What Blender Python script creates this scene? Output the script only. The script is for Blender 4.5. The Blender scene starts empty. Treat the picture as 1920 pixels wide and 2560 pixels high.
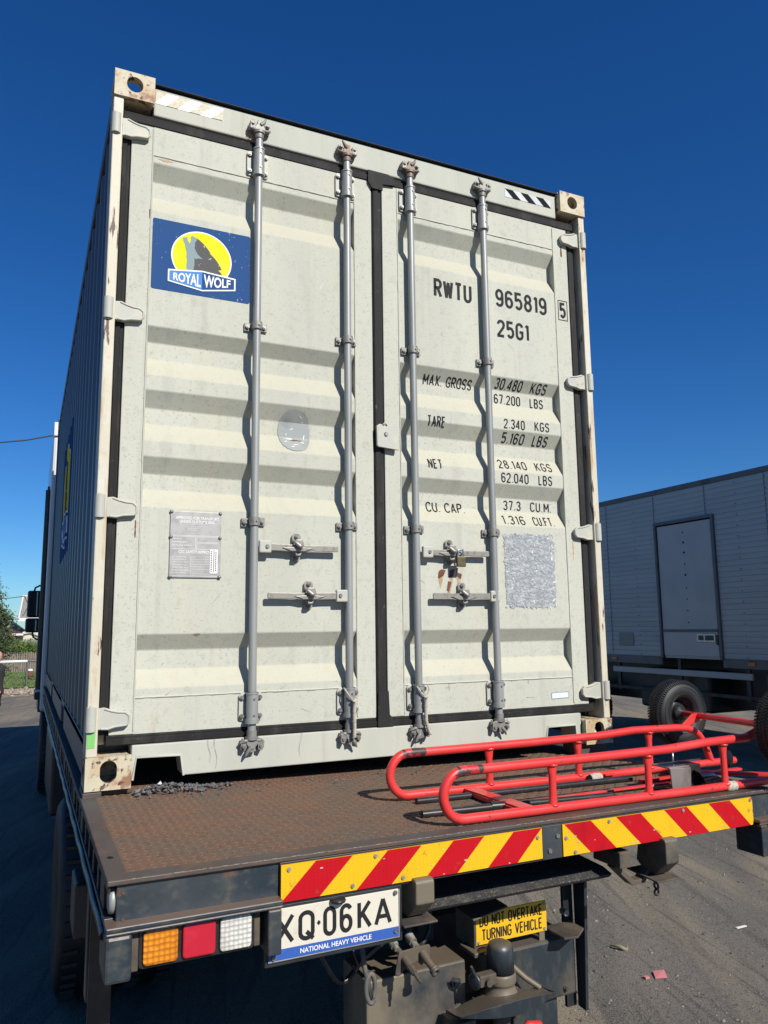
import bpy, bmesh, math, random
from mathutils import Vector, Matrix
random.seed(7)
C = bpy.context.scene.collection
SC = bpy.context.scene
# ---------------------------------------------------------------- camera, light, exposure
cam_d = bpy.data.cameras.new('camera'); cam = bpy.data.objects.new('camera', cam_d); C.objects.link(cam)
cam.location = (-0.2227, -3.0810, 0.5816)
cam.rotation_euler = (1.71819, 0.012127, -0.432853)
cam_d.sensor_fit = 'HORIZONTAL'; cam_d.sensor_width = 36; cam_d.lens = 35.996
cam_d.clip_start = 0.02; cam_d.clip_end = 3000
SC.camera = cam
SUN = Vector((0.30, -1.0, 0.80)).normalized()
elev = math.asin(SUN.z); az = math.atan2(SUN.x, SUN.y)
W = bpy.data.worlds.new('World'); SC.world = W; W.use_nodes = True
wn = W.node_tree.nodes; wl = W.node_tree.links
sky = wn.new('ShaderNodeTexSky'); sky.sky_type = 'NISHITA'; sky.sun_disc = False
sky.sun_elevation = elev; sky.sun_rotation = az
sky.altitude = 300; sky.air_density = 1.0; sky.dust_density = 0.0; sky.ozone_density = 4.0
bg = wn['Background']; bg.inputs['Strength'].default_value = 0.0615
hs = wn.new('ShaderNodeHueSaturation'); hs.inputs['Saturation'].default_value = 1.25
tm = wn.new('ShaderNodeMix'); tm.data_type = 'RGBA'; tm.blend_type = 'MULTIPLY'; tm.inputs[0].default_value = 1; tm.inputs[7].default_value = (.55, .88, 1.22, 1)
wl.new(sky.outputs[0], hs.inputs['Color']); wl.new(hs.outputs[0], tm.inputs[6]); wl.new(tm.outputs[2], bg.inputs[0])
sd = bpy.data.lights.new('sun', 'SUN'); sd.energy = 4.9; sd.angle = math.radians(0.5); sd.color = (1.0, 0.945, 0.86)
sun = bpy.data.objects.new('sun', sd); C.objects.link(sun)
sun.rotation_euler = SUN.to_track_quat('Z', 'Y').to_euler()
SC.view_settings.view_transform = 'Standard'; SC.view_settings.look = 'None'
SC.view_settings.exposure = 0.38; SC.view_settings.gamma = 1.0; SC.view_settings.use_curve_mapping = False

# ---------------------------------------------------------------- materials
ALB = .80   # overall albedo scale, the picture is exposed a little brighter
def mat(name, base, rough=0.6, metal=0.0, layers=(), bump=(), spec=0.5, coat=0.0, wear=None):
    """layers: (colour, scale, lo, hi, stretch xyz, detail) mixed over the base; bump: (scale, strength, distance, stretch)"""
    base = tuple(c*ALB for c in base); layers = [(tuple(c*ALB for c in L[0]),)+tuple(L[1:]) for L in layers]
    m = bpy.data.materials.new(name); m.use_nodes = True
    n = m.node_tree.nodes; l = m.node_tree.links; b = n['Principled BSDF']
    b.inputs['Roughness'].default_value = rough; b.inputs['Metallic'].default_value = metal
    b.inputs['Specular IOR Level'].default_value = spec; b.inputs['Coat Weight'].default_value = coat
    g = n.new('ShaderNodeNewGeometry')
    def coords(st):
        mp = n.new('ShaderNodeMapping'); mp.inputs['Scale'].default_value = st
        l.new(g.outputs['Position'], mp.inputs['Vector']); return mp.outputs[0]
    col = n.new('ShaderNodeRGB'); col.outputs[0].default_value = (*base, 1); cur = col.outputs[0]
    for i, L in enumerate(layers):
        c, s, lo, hi, st, det = L[:6]
        t = n.new('ShaderNodeTexNoise'); t.inputs['Scale'].default_value = s; t.inputs['Detail'].default_value = det
        t.inputs['Roughness'].default_value = 0.62
        l.new(coords(st), t.inputs['Vector'])
        r = n.new('ShaderNodeMapRange'); r.inputs[1].default_value = lo; r.inputs[2].default_value = hi
        l.new(t.outputs[0], r.inputs[0])
        if len(L) > 6:
            mu = n.new('ShaderNodeMath'); mu.operation = 'MULTIPLY'; mu.inputs[1].default_value = L[6]
            l.new(r.outputs[0], mu.inputs[0]); fac = mu.outputs[0]
        else: fac = r.outputs[0]
        x = n.new('ShaderNodeMix'); x.data_type = 'RGBA'
        l.new(fac, x.inputs[0]); l.new(cur, x.inputs[6]); x.inputs[7].default_value = (*c, 1); cur = x.outputs[2]
    l.new(cur, b.inputs['Base Color'])
    nrm = None
    for s, st_, d, st in bump:
        t = n.new('ShaderNodeTexNoise'); t.inputs['Scale'].default_value = s; t.inputs['Detail'].default_value = 4
        l.new(coords(st), t.inputs['Vector'])
        bp = n.new('ShaderNodeBump'); bp.inputs['Strength'].default_value = st_; bp.inputs['Distance'].default_value = d
        l.new(t.outputs[0], bp.inputs['Height'])
        if nrm: l.new(nrm, bp.inputs['Normal'])
        nrm = bp.outputs[0]
    if nrm: l.new(nrm, b.inputs['Normal'])
    return m
I3 = (1, 1, 1); V3 = (1, 1, .12)
RUST = (.19, .075, .035); DRUST = (.10, .045, .028)
def paint(name, base, dust, extra=()):
    """weathered light grey paint; dust settles on the faces that look up"""
    m = mat(name, base, .68, spec=.25, layers=[
        (tuple(c*.84 for c in base), 2.2, .42, .72, V3, 5, .75),
        ((.60, .56, .43), 5.0, .54, .8, V3, 5, .55),
        ((.27, .26, .20), 110, .595, .67, I3, 3, .6), ((.33, .33, .29), 13, .56, .74, (1, 1, .05), 5, .35),
        ((.36, .34, .27), 26, .54, .72, I3, 8, .4), ((.42, .31, .18), 7, .665, .73, (1, 1, .3), 9, .4)] + list(extra), bump=[(3.0, .12, .02, I3), (60, .05, .002, I3)])
    n = m.node_tree.nodes; l = m.node_tree.links; b = n['Principled BSDF']
    src = b.inputs['Base Color'].links[0].from_socket
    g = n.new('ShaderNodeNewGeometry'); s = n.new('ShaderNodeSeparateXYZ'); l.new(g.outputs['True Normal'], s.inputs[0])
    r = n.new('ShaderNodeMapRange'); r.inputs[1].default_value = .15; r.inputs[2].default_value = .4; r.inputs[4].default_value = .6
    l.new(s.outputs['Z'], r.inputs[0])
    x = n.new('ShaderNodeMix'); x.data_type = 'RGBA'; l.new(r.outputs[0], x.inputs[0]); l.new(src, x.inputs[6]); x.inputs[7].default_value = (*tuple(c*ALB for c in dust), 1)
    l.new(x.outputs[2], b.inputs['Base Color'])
    return m
M = {}
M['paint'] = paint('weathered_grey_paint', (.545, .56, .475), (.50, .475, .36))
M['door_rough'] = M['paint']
M['hdr'] = mat('header_paint', (.52, .53, .45), .68, spec=.25, layers=[((.40, .42, .38), 2.5, .45, .7, V3, 5, .7), ((.30, .27, .2), 70, .66, .74, I3, 3, .7), ((.32, .17, .09), 3.5, .66, .72, V3, 8, .8), ((.30, .29, .25), 9, .58, .75, (1, 1, .06), 5, .5)], bump=[(5, .1, .02, I3)])
M['side'] = mat('shade_tinted_side_paint', (.115, .13, .15), .45, layers=[((.08, .092, .11), 3, .45, .7, V3, 4), ((.20, .21, .22), 7, .60, .8, (1, 1, .05), 4, .6)], bump=[(8, .08, .02, I3)])  # same grey paint; the side's shade is put into this darker blue base
M['post'] = mat('rusty_cream_post', (.60, .56, .43), .55, layers=[((.66, .64, .54), 3, .5, .65, I3, 4), ((.46, .30, .15), 8, .53, .63, (2.5, 2.5, .3), 8, .75), (DRUST, 14, .60, .625, (2.2, 2.2, .35), 9), ((.55, .38, .2), 20, .6, .75, I3, 5, .6)], bump=[(30, .25, .004, I3)])
M['casting'] = mat('rusty_cream_casting', (.58, .53, .38), .65, layers=[((.50, .34, .17), 8, .47, .62, I3, 6, .8), ((.28, .13, .07), 11, .55, .62, I3, 8, .9), (DRUST, 26, .59, .62, I3, 8), ((.30, .14, .07), 50, .60, .66, I3, 6, .8)], bump=[(35, .35, .006, I3)])
M['hinge'] = mat('hinge_paint', (.47, .48, .42), .6, layers=[((.58, .55, .42), 14, .5, .7, I3, 4, .8), ((.35, .22, .12), 26, .66, .72, I3, 6, .8)], bump=[(30, .15, .004, I3)])
M['streak'] = mat('grey_water_streak', (.30, .31, .28), .7, layers=[((.45, .46, .40), 40, .45, .6, I3, 5)])
M['rubber'] = mat('weathered_rubber', (.022, .022, .022), .75, spec=.25, layers=[((.065, .062, .058), 12, .5, .75, (1, 1, .3), 6, .8), ((.16, .15, .13), 40, .64, .76, I3, 4, .6)], bump=[(25, .3, .004, I3)])
M['black'] = mat('black_paint', (.018, .020, .023), .42, layers=[((.075, .065, .05), 5, .52, .75, I3, 6, .7), ((.035, .045, .055), 2, .45, .65, I3, 4, .6)], bump=[(40, .15, .003, I3)])
M['galv'] = mat('galvanised_steel', (.34, .355, .34), .45, .2, layers=[((.24, .25, .24), 9, .45, .7, V3, 5), ((.34, .33, .29), 30, .6, .75, I3, 4, .6)], bump=[(50, .1, .002, I3)])
M['cast'] = mat('galvanised_casting', (.27, .265, .24), .55, .25, layers=[((.17, .16, .15), 30, .5, .65, I3, 5), ((.30, .2, .12), 18, .64, .72, I3, 6, .8)], bump=[(60, .3, .003, I3)])
M['castrust'] = mat('rusted_casting', (.20, .16, .13), .6, .3, layers=[((.24, .12, .07), 20, .5, .62, I3, 6)], bump=[(60, .3, .003, I3)])
M['bolt'] = mat('bolt_steel', (.26, .26, .25), .5, .6, layers=[((.14, .12, .10), 80, .5, .65, I3, 3)])
M['handle'] = mat('worn_handle_steel', (.31, .30, .26), .45, .3, layers=[((.20, .18, .145), 40, .52, .7, I3, 5)], bump=[(70, .2, .002, I3)])
M['brown'] = mat('rusty_brown_steel', (.085, .062, .05), .6, .15, layers=[((.17, .085, .045), 9, .52, .66, I3, 6, .8), ((.09, .085, .08), 3, .45, .62, I3, 5, .85)], bump=[(60, .25, .003, I3)])
M['deck'] = mat('rusty_deck_plate', (.182, .108, .068), .85, 0, spec=.22, layers=[((.125, .105, .083), 3, .42, .66, I3, 6, .8), ((.20, .10, .058), 8, .50, .74, I3, 9, .7), ((.09, .066, .05), 45, .48, .68, I3, 5, .6), ((.27, .20, .13), 40, .64, .74, I3, 5, .5)], bump=[(110, .6, .003, I3), (35, .25, .004, I3)])
M['deck2'] = mat('rusty_tread_bars', (.185, .112, .072), .8, 0, spec=.22, layers=[((.13, .108, .083), 3, .42, .66, I3, 6, .8), ((.23, .11, .06), 8, .50, .72, I3, 9, .75), ((.09, .07, .055), 60, .5, .68, I3, 5, .6)], bump=[(90, .4, .002, I3)])
M['navy'] = mat('scuffed_blue_black_paint', (.020, .032, .044), .38, layers=[((.11, .11, .095), 16, .52, .72, (1, 1, 1.6), 10, .7), ((.055, .065, .07), 4, .45, .65, I3, 8, .8), ((.15, .12, .08), 16, .60, .74, I3, 7, .6), ((.20, .085, .045), 4.5, .57, .66, (1, 1, 3), 9, .85)], bump=[(40, .2, .003, I3)])
M['duststeel'] = mat('dusty_black_steel', (.024, .031, .038), .5, layers=[((.20, .165, .115), 2.6, .40, .60, (1, 1, .9), 9, .85), ((.11, .11, .10), 40, .60, .72, (1, 1, .35), 5, .6)], bump=[(50, .25, .003, I3)])
def topdust(m, dust):
    n = m.node_tree.nodes; l = m.node_tree.links; b = n['Principled BSDF']; src = b.inputs['Base Color'].links[0].from_socket
    g = n.new('ShaderNodeNewGeometry'); s = n.new('ShaderNodeSeparateXYZ'); l.new(g.outputs['Normal'], s.inputs[0])
    r = n.new('ShaderNodeMapRange'); r.inputs[1].default_value = .25; r.inputs[2].default_value = .8; r.inputs[4].default_value = .85; l.new(s.outputs['Z'], r.inputs[0])
    x = n.new('ShaderNodeMix'); x.data_type = 'RGBA'; l.new(r.outputs[0], x.inputs[0]); l.new(src, x.inputs[6]); x.inputs[7].default_value = (*dust, 1); l.new(x.outputs[2], b.inputs['Base Color'])
topdust(M['duststeel'], (.115, .09, .063)); topdust(M['navy'], (.13, .085, .058))
M['bluesteel'] = mat('dirty_blue_black_steel', (.022, .031, .040), .42, layers=[((.075, .078, .075), 30, .52, .72, (1, 1, .35), 7, .7), ((.12, .10, .07), 6, .55, .72, (1, 1, .6), 8, .7)], bump=[(50, .25, .003, I3)])
topdust(M['bluesteel'], (.10, .082, .06))
M['hose'] = mat('dusty_grey_hose', (.10, .10, .095), .7, layers=[((.16, .14, .11), 25, .45, .65, I3, 5)])
M['union'] = mat('dirty_zinc_union', (.33, .35, .31), .5, .2, layers=[((.18, .15, .11), 40, .45, .65, I3, 5)])
M['dust'] = mat('dusty_brown_steel', (.105, .082, .058), .75, layers=[((.035, .033, .032), 9, .44, .62, I3, 8, .85)], bump=[(40, .3, .004, I3)])
M['grit'] = mat('gritty_black_rubber', (.035, .034, .033), .9, layers=[((.22, .21, .19), 130, .56, .7, I3, 3, .85), ((.11, .10, .09), 20, .5, .7, I3, 5, .7)], bump=[(150, .8, .006, I3)])
def retro(name, c, c2):
    m = mat(name, c, .5, layers=[(c2, 5, .5, .8, I3, 5, .35), (tuple(v*.55 for v in c), 9, .56, .74, (1, 1, .5), 8, .45), ((.12, .09, .06), 26, .63, .70, I3, 7, .6)], spec=.2)
    n = m.node_tree.nodes; l = m.node_tree.links; b = n['Principled BSDF']
    src = b.inputs['Base Color'].links[0].from_socket
    g = n.new('ShaderNodeNewGeometry'); mp = n.new('ShaderNodeMapping'); mp.inputs['Scale'].default_value = (75, 75, 110)
    l.new(g.outputs['Position'], mp.inputs[0])
    s = n.new('ShaderNodeSeparateXYZ'); l.new(mp.outputs[0], s.inputs[0])
    def fr(o):
        f = n.new('ShaderNodeMath'); f.operation = 'FRACT'; l.new(o, f.inputs[0])
        a = n.new('ShaderNodeMath'); a.operation = 'LESS_THAN'; a.inputs[1].default_value = .3; l.new(f.outputs[0], a.inputs[0]); return a.outputs[0]
    mu = n.new('ShaderNodeMath'); mu.operation = 'MULTIPLY'; l.new(fr(s.outputs[0]), mu.inputs[0]); l.new(fr(s.outputs[2]), mu.inputs[1])
    m2 = n.new('ShaderNodeMath'); m2.operation = 'MULTIPLY'; m2.inputs[1].default_value = .5; l.new(mu.outputs[0], m2.inputs[0])
    x = n.new('ShaderNodeMix'); x.data_type = 'RGBA'; l.new(m2.outputs[0], x.inputs[0]); l.new(src, x.inputs[6]); x.inputs[7].default_value = (*tuple(v*.5 for v in c), 1)
    l.new(x.outputs[2], b.inputs['Base Color']); return m
M['ryellow'] = retro('reflective_yellow', (.82, .47, .012), (.85, .56, .03))
M['rred'] = retro('reflective_red', (.50, .004, .012), (.52, .012, .018))
M['yellow'] = mat('yellow_sign_sheet', (.80, .46, .01), .45, layers=[((.5, .34, .06), 30, .62, .74, I3, 5, .5)])
M['ink'] = mat('black_lettering', (.018, .018, .02), .7, spec=.2, layers=[((.10, .10, .10), 60, .66, .74, I3, 3, .6)])
M['white'] = mat('white_print', (.80, .80, .78), .5, layers=[((.55, .54, .5), 30, .6, .75, I3, 4, .5)])
M['platew'] = mat('plate_white', (.70, .66, .55), .45, layers=[((.50, .45, .34), 22, .55, .75, I3, 6, .6)])
M['plateb'] = mat('plate_blue', (.035, .11, .42), .4, layers=[((.12, .2, .45), 30, .6, .75, I3, 4, .4)])
M['lnavy'] = mat('logo_navy', (.028, .085, .24), .8, spec=.1, layers=[((.035, .09, .23), 4, .45, .7, I3, 4, .6), ((.55, .58, .58), 75, .665, .68, I3, 6, .8)])
M['lyellow'] = mat('logo_yellow', (.88, .74, .02), .8, spec=.1, layers=[((.85, .74, .12), 12, .5, .75, I3, 4, .6)])
M['lblue'] = mat('logo_blue', (.10, .27, .62), .8, spec=.1)
M['lgrey'] = mat('logo_blue_grey', (.27, .36, .38), .8, spec=.1)
M['ldark'] = mat('logo_rock_grey', (.12, .12, .12), .8, spec=.1, layers=[((.75, .75, .72), 34, .61, .63, I3, 7, .95)])
M['red'] = mat('glossy_red_paint', (.73, .040, .036), .38, coat=.15, layers=[((.76, .085, .075), 5, .5, .75, I3, 3, .6), ((.40, .05, .04), 11, .55, .75, I3, 8, .6), ((.07, .05, .045), 22, .64, .66, I3, 8, .9)], bump=[(25, .08, .004, I3)])
M['redd'] = mat('chipped_bare_steel', (.06, .045, .045), .5, .3, layers=[((.6, .04, .045), 24, .50, .53, I3, 8)])
M['bpoly'] = mat('black_polymer', (.022, .022, .022), .33, layers=[((.06, .06, .06), 25, .5, .7, I3, 5, .6)])
M['tyre'] = mat('tyre_rubber', (.012, .012, .013), .6, layers=[((.035, .034, .032), 9, .5, .7, I3, 5, .7)], bump=[(60, .15, .002, I3)])
M['chrome'] = mat('zinc_plated_steel', (.55, .55, .55), .28, .9, layers=[((.3, .3, .3), 20, .5, .7, I3, 4, .6)])
M['steelbox'] = mat('mill_steel_box', (.30, .265, .25), .45, .4, layers=[((.2, .16, .14), 12, .5, .7, I3, 5)])
M['rope'] = mat('dirty_white_rope', (.50, .46, .38), .85, layers=[((.25, .22, .17), 70, .5, .65, I3, 4, .7)])
M['brass'] = mat('dull_brass', (.17, .14, .07), .45, .7, layers=[((.1, .075, .04), 40, .5, .7, I3, 4)])
M['silverpatch'] = mat('smeared_clear_adhesive', (.36, .385, .385), .3, .15, layers=[((.55, .57, .57), 28, .48, .62, (1, 1, 2.2), 5), ((.28, .31, .32), 45, .58, .68, (1.8, 1, 1), 6, .7), ((.9, .9, .9), 60, .66, .68, (1, 1, 2), 3)], bump=[(38, .7, .006, (1, 1, 2)), (110, .35, .002, I3)])
M['smear_light'] = mat('pale_smear', (.53, .55, .55), .45)
M['smear_mid'] = mat('grey_smear', (.43, .455, .45), .45)
M['smear_dark'] = mat('dark_smear', (.31, .34, .335), .45)
M['smear_glint_white'] = mat('white_smear_and_glint', (.95, .95, .95), .3)  # pale smear strokes, and the highlights painted on the round patch
M['glossy'] = mat('glossy_resin_patch', (.36, .385, .36), .16, layers=[((.29, .31, .30), 14, .5, .65, I3, 4)], bump=[(11, .6, .008, I3)])
M['data'] = mat('etched_aluminium', (.43, .42, .40), .45, .45, layers=[((.34, .33, .31), 25, .45, .65, I3, 5)])
M['rust'] = mat('bare_rust', (.17, .06, .032), .8, layers=[((.10, .035, .02), 30, .45, .65, I3, 5)], bump=[(80, .4, .003, I3)])
M['ruststain'] = mat('rust_stain', (.42, .26, .13), .6, layers=[((.50, .40, .27), 25, .45, .65, I3, 5)])
M['green'] = mat('green_marker_paint', (.20, .55, .14), .6)
M['hazw'] = mat('silver_reflective_tape', (.62, .66, .68), .3, layers=[((.5, .54, .56), 20, .5, .7, I3, 4)])
M['hazfade'] = mat('flaking_faded_tape', (.58, .53, .40), .6, layers=[((.36, .30, .18), 90, .54, .6, I3, 5, .8), ((.7, .68, .6), 50, .6, .66, I3, 4)])
M['hazb'] = mat('black_tape', (.015, .016, .018), .85, spec=.1)
M['paste'] = mat('scraped_label_residue', (.5, .5, .46), .5)
def lens(name, c, hi, pat):
    m = mat(name, c, .18, spec=.6, coat=.6)
    n = m.node_tree.nodes; l = m.node_tree.links; b = n['Principled BSDF']
    g = n.new('ShaderNodeNewGeometry'); v = n.new('ShaderNodeTexVoronoi'); v.inputs['Scale'].default_value = pat; v.inputs['Randomness'].default_value = .15
    l.new(g.outputs['Position'], v.inputs['Vector'])
    cr = n.new('ShaderNodeMapRange'); cr.inputs[1].default_value = .1; cr.inputs[2].default_value = .75; l.new(v.outputs['Distance'], cr.inputs[0])
    x = n.new('ShaderNodeMix'); x.data_type = 'RGBA'; l.new(cr.outputs[0], x.inputs[0]); x.inputs[6].default_value = (*tuple(v*ALB for v in hi), 1); x.inputs[7].default_value = (*tuple(v*ALB for v in c), 1)
    l.new(x.outputs[2], b.inputs['Base Color'])
    bp = n.new('ShaderNodeBump'); bp.inputs['Strength'].default_value = .8; bp.inputs['Distance'].default_value = .006; l.new(v.outputs['Distance'], bp.inputs['Height']); l.new(bp.outputs[0], b.inputs['Normal'])
    return m
M['amber'] = lens('amber_lens', (.48, .12, .002), (.88, .34, .012), 75)
M['redlens'] = mat('red_lens', (.52, .012, .035), .3, coat=.5, layers=[((.6, .05, .07), 20, .5, .75, I3, 5, .6)])
M['clear'] = lens('clear_lens', (.42, .41, .36), (.85, .84, .78), 85)
M['glass'] = mat('mirror_glass', (.6, .63, .65), .04, 1.0)
M['alu'] = mat('faded_aluminium_plank', (.50, .55, .53), .5, .1, layers=[((.43, .475, .47), 1.2, .42, .66, (1, .3, 2), 5), ((.5, .52, .53), 6, .58, .75, (1, .2, 4), 5, .6)])
M['aludoor'] = mat('faded_white_door', (.56, .59, .56), .5, layers=[((.49, .52, .50), 1.5, .45, .65, I3, 4)])
M['alutrim'] = mat('dull_aluminium_trim', (.16, .165, .17), .5, .3, layers=[((.10, .10, .10), 4, .5, .7, I3, 5)])
M['cabwhite'] = mat('white_cab_paint', (.72, .73, .72), .35, coat=.3)
M['treadplate'] = mat('bright_tread_plate', (.25, .25, .25), .4, .5, bump=[(120, .6, .004, I3)])
M['person_skin'] = mat('skin', (.52, .27, .18), .5)
M['person_hair'] = mat('dark_hair', (.03, .022, .018), .6)
M['person_black'] = mat('black_cloth', (.02, .02, .022), .85)
M['person_red'] = mat('orange_cloth', (.55, .15, .08), .8)
M['plume'] = mat('conifer_leaf', (.05, .085, .028), .6, layers=[((.10, .13, .055), 3, .45, .62, I3, 4), ((.03, .05, .022), 1.3, .5, .66, I3, 4)])
M['hedgeleaf'] = mat('hedge_leaf', (.12, .20, .03), .55, layers=[((.06, .10, .02), 5, .45, .65, I3, 4)])
M['bark'] = mat('bark', (.10, .075, .055), .9)
M['paling'] = mat('weathered_paling', (.20, .155, .125), .85, layers=[((.28, .24, .21), 3, .45, .65, (6, 1, .6), 5), ((.12, .08, .06), 9, .52, .7, (4, 1, .5), 5, .7)])
M['roofgrey'] = mat('grey_roof_sheet', (.30, .29, .25), .7, layers=[((.22, .2, .17), 2, .45, .65, (1, .2, .2), 5)])
M['roofred'] = mat('red_roof_tile', (.16, .045, .035), .7, layers=[((.1, .03, .025), 5, .5, .7, I3, 4)])
M['brick'] = mat('orange_brick', (.42, .2, .12), .8, layers=[((.36, .15, .09), 12, .5, .65, (1, 1, 4), 4)])
M['cream'] = mat('cream_wall', (.62, .57, .45), .7)
M['wtrim'] = mat('white_trim', (.75, .76, .76), .5)
M['wire'] = mat('cable', (.03, .03, .035), .6)
M['gravel'] = mat('blue_metal_gravel', (.12, .12, .125), .8, layers=[((.25, .2, .17), 28, .55, .65, I3, 2), ((.05, .05, .055), 50, .5, .65, I3, 2)])
M['pebble'] = mat('pale_pebble', (.26, .235, .20), .8, layers=[((.08, .072, .06), 14, .45, .55, I3, 2)])
M['pink'] = mat('pink_scrap', (.62, .22, .23), .7)
M['leaf'] = mat('dry_leaf', (.24, .2, .13), .7)
M['grassm'] = mat('lawn', (.13, .21, .045), .8, layers=[((.15, .17, .06), .8, .45, .65, I3, 6), ((.05, .09, .02), 9, .5, .7, I3, 4, .7)], bump=[(40, .6, .03, I3)])
M['verge'] = mat('rubble_verge', (.30, .25, .19), .9, layers=[((.5, .42, .3), 5, .52, .62, I3, 5), ((.14, .11, .09), 12, .5, .7, I3, 5, .7)], bump=[(14, .8, .04, I3)])
# asphalt
def asphalt():
    m = bpy.data.materials.new('worn_asphalt'); m.use_nodes = True; n = m.node_tree.nodes; l = m.node_tree.links; b = n['Principled BSDF']
    b.inputs['Roughness'].default_value = .85; b.inputs['Specular IOR Level'].default_value = .3
    g = n.new('ShaderNodeNewGeometry')
    def mp(rot, sc):
        q = n.new('ShaderNodeMapping'); q.vector_type = 'TEXTURE'; q.inputs['Rotation'].default_value = (0, 0, math.radians(rot)); q.inputs['Scale'].default_value = tuple(1/v for v in sc)
        l.new(g.outputs['Position'], q.inputs[0]); return q.outputs[0]
    def noise(vec, s, d=5, dist=0):
        t = n.new('ShaderNodeTexNoise'); t.inputs['Scale'].default_value = s; t.inputs['Detail'].default_value = d; t.inputs['Distortion'].default_value = dist; l.new(vec, t.inputs['Vector']); return t.outputs[0]
    def rng(o, lo, hi, to=1):
        r = n.new('ShaderNodeMapRange'); r.inputs[1].default_value = lo; r.inputs[2].default_value = hi; r.inputs[4].default_value = to; l.new(o, r.inputs[0]); return r.outputs[0]
    def mix(f, a, c):
        x = n.new('ShaderNodeMix'); x.data_type = 'RGBA'; l.new(f, x.inputs[0])
        c = tuple(v*.90 for v in c)
        if isinstance(a, tuple): x.inputs[6].default_value = (*tuple(v*.90 for v in a), 1)
        else: l.new(a, x.inputs[6])
        x.inputs[7].default_value = (*c, 1); return x.outputs[2]
    P = mp(0, I3)
    c = mix(rng(noise(P, .6), .4, .65), (.115, .108, .094), (.165, .15, .125))
    c = mix(rng(noise(mp(70, (.22, 1.0, 1)), 1.7, 8, .6), .44, .60, .85), c, (.27, .225, .155))      # tan dust in long drifts
    c = mix(rng(noise(mp(78, (.05, 1.0, 1)), 16, 4, .25), .57, .64, .6), c, (.052, .047, .040))      # tyre scuffs
    c = mix(rng(noise(mp(66, (.06, 1.0, 1)), 11, 4, .2), .60, .66, .5), c, (.060, .053, .045))
    c = mix(rng(noise(mp(60, (.12, 1.0, 1)), 3, 6, .5), .54, .68, .5), c, (.075, .072, .068))
    c = mix(rng(noise(P, 210, 2), .50, .62, .65), c, (.26, .24, .205))
    c = mix(rng(noise(P, 150, 2), .56, .64, .8), c, (.028, .025, .02))
    v = n.new('ShaderNodeTexVoronoi'); v.inputs['Scale'].default_value = 30; l.new(P, v.inputs['Vector'])
    sz = n.new('ShaderNodeMath'); sz.operation = 'SUBTRACT'; l.new(v.outputs['Distance'], sz.inputs[0])
    l.new(rng(v.outputs['Color'], .3, 1, .22), sz.inputs[1])
    c = mix(rng(sz.outputs[0], -.05, -.09, .8), c, (.40, .37, .32))
    l.new(c, b.inputs['Base Color'])
    b1 = n.new('ShaderNodeBump'); b1.inputs['Strength'].default_value = 1.0; b1.inputs['Distance'].default_value = .006; l.new(noise(P, 190, 3), b1.inputs['Height'])
    b2 = n.new('ShaderNodeBump'); b2.inputs['Strength'].default_value = .35; b2.inputs['Distance'].default_value = .008; l.new(noise(mp(72, (.08, 1, 1)), 14, 4), b2.inputs['Height']); l.new(b1.outputs[0], b2.inputs['Normal'])
    l.new(b2.outputs[0], b.inputs['Normal']); return m
M['asphalt'] = asphalt()

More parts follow.
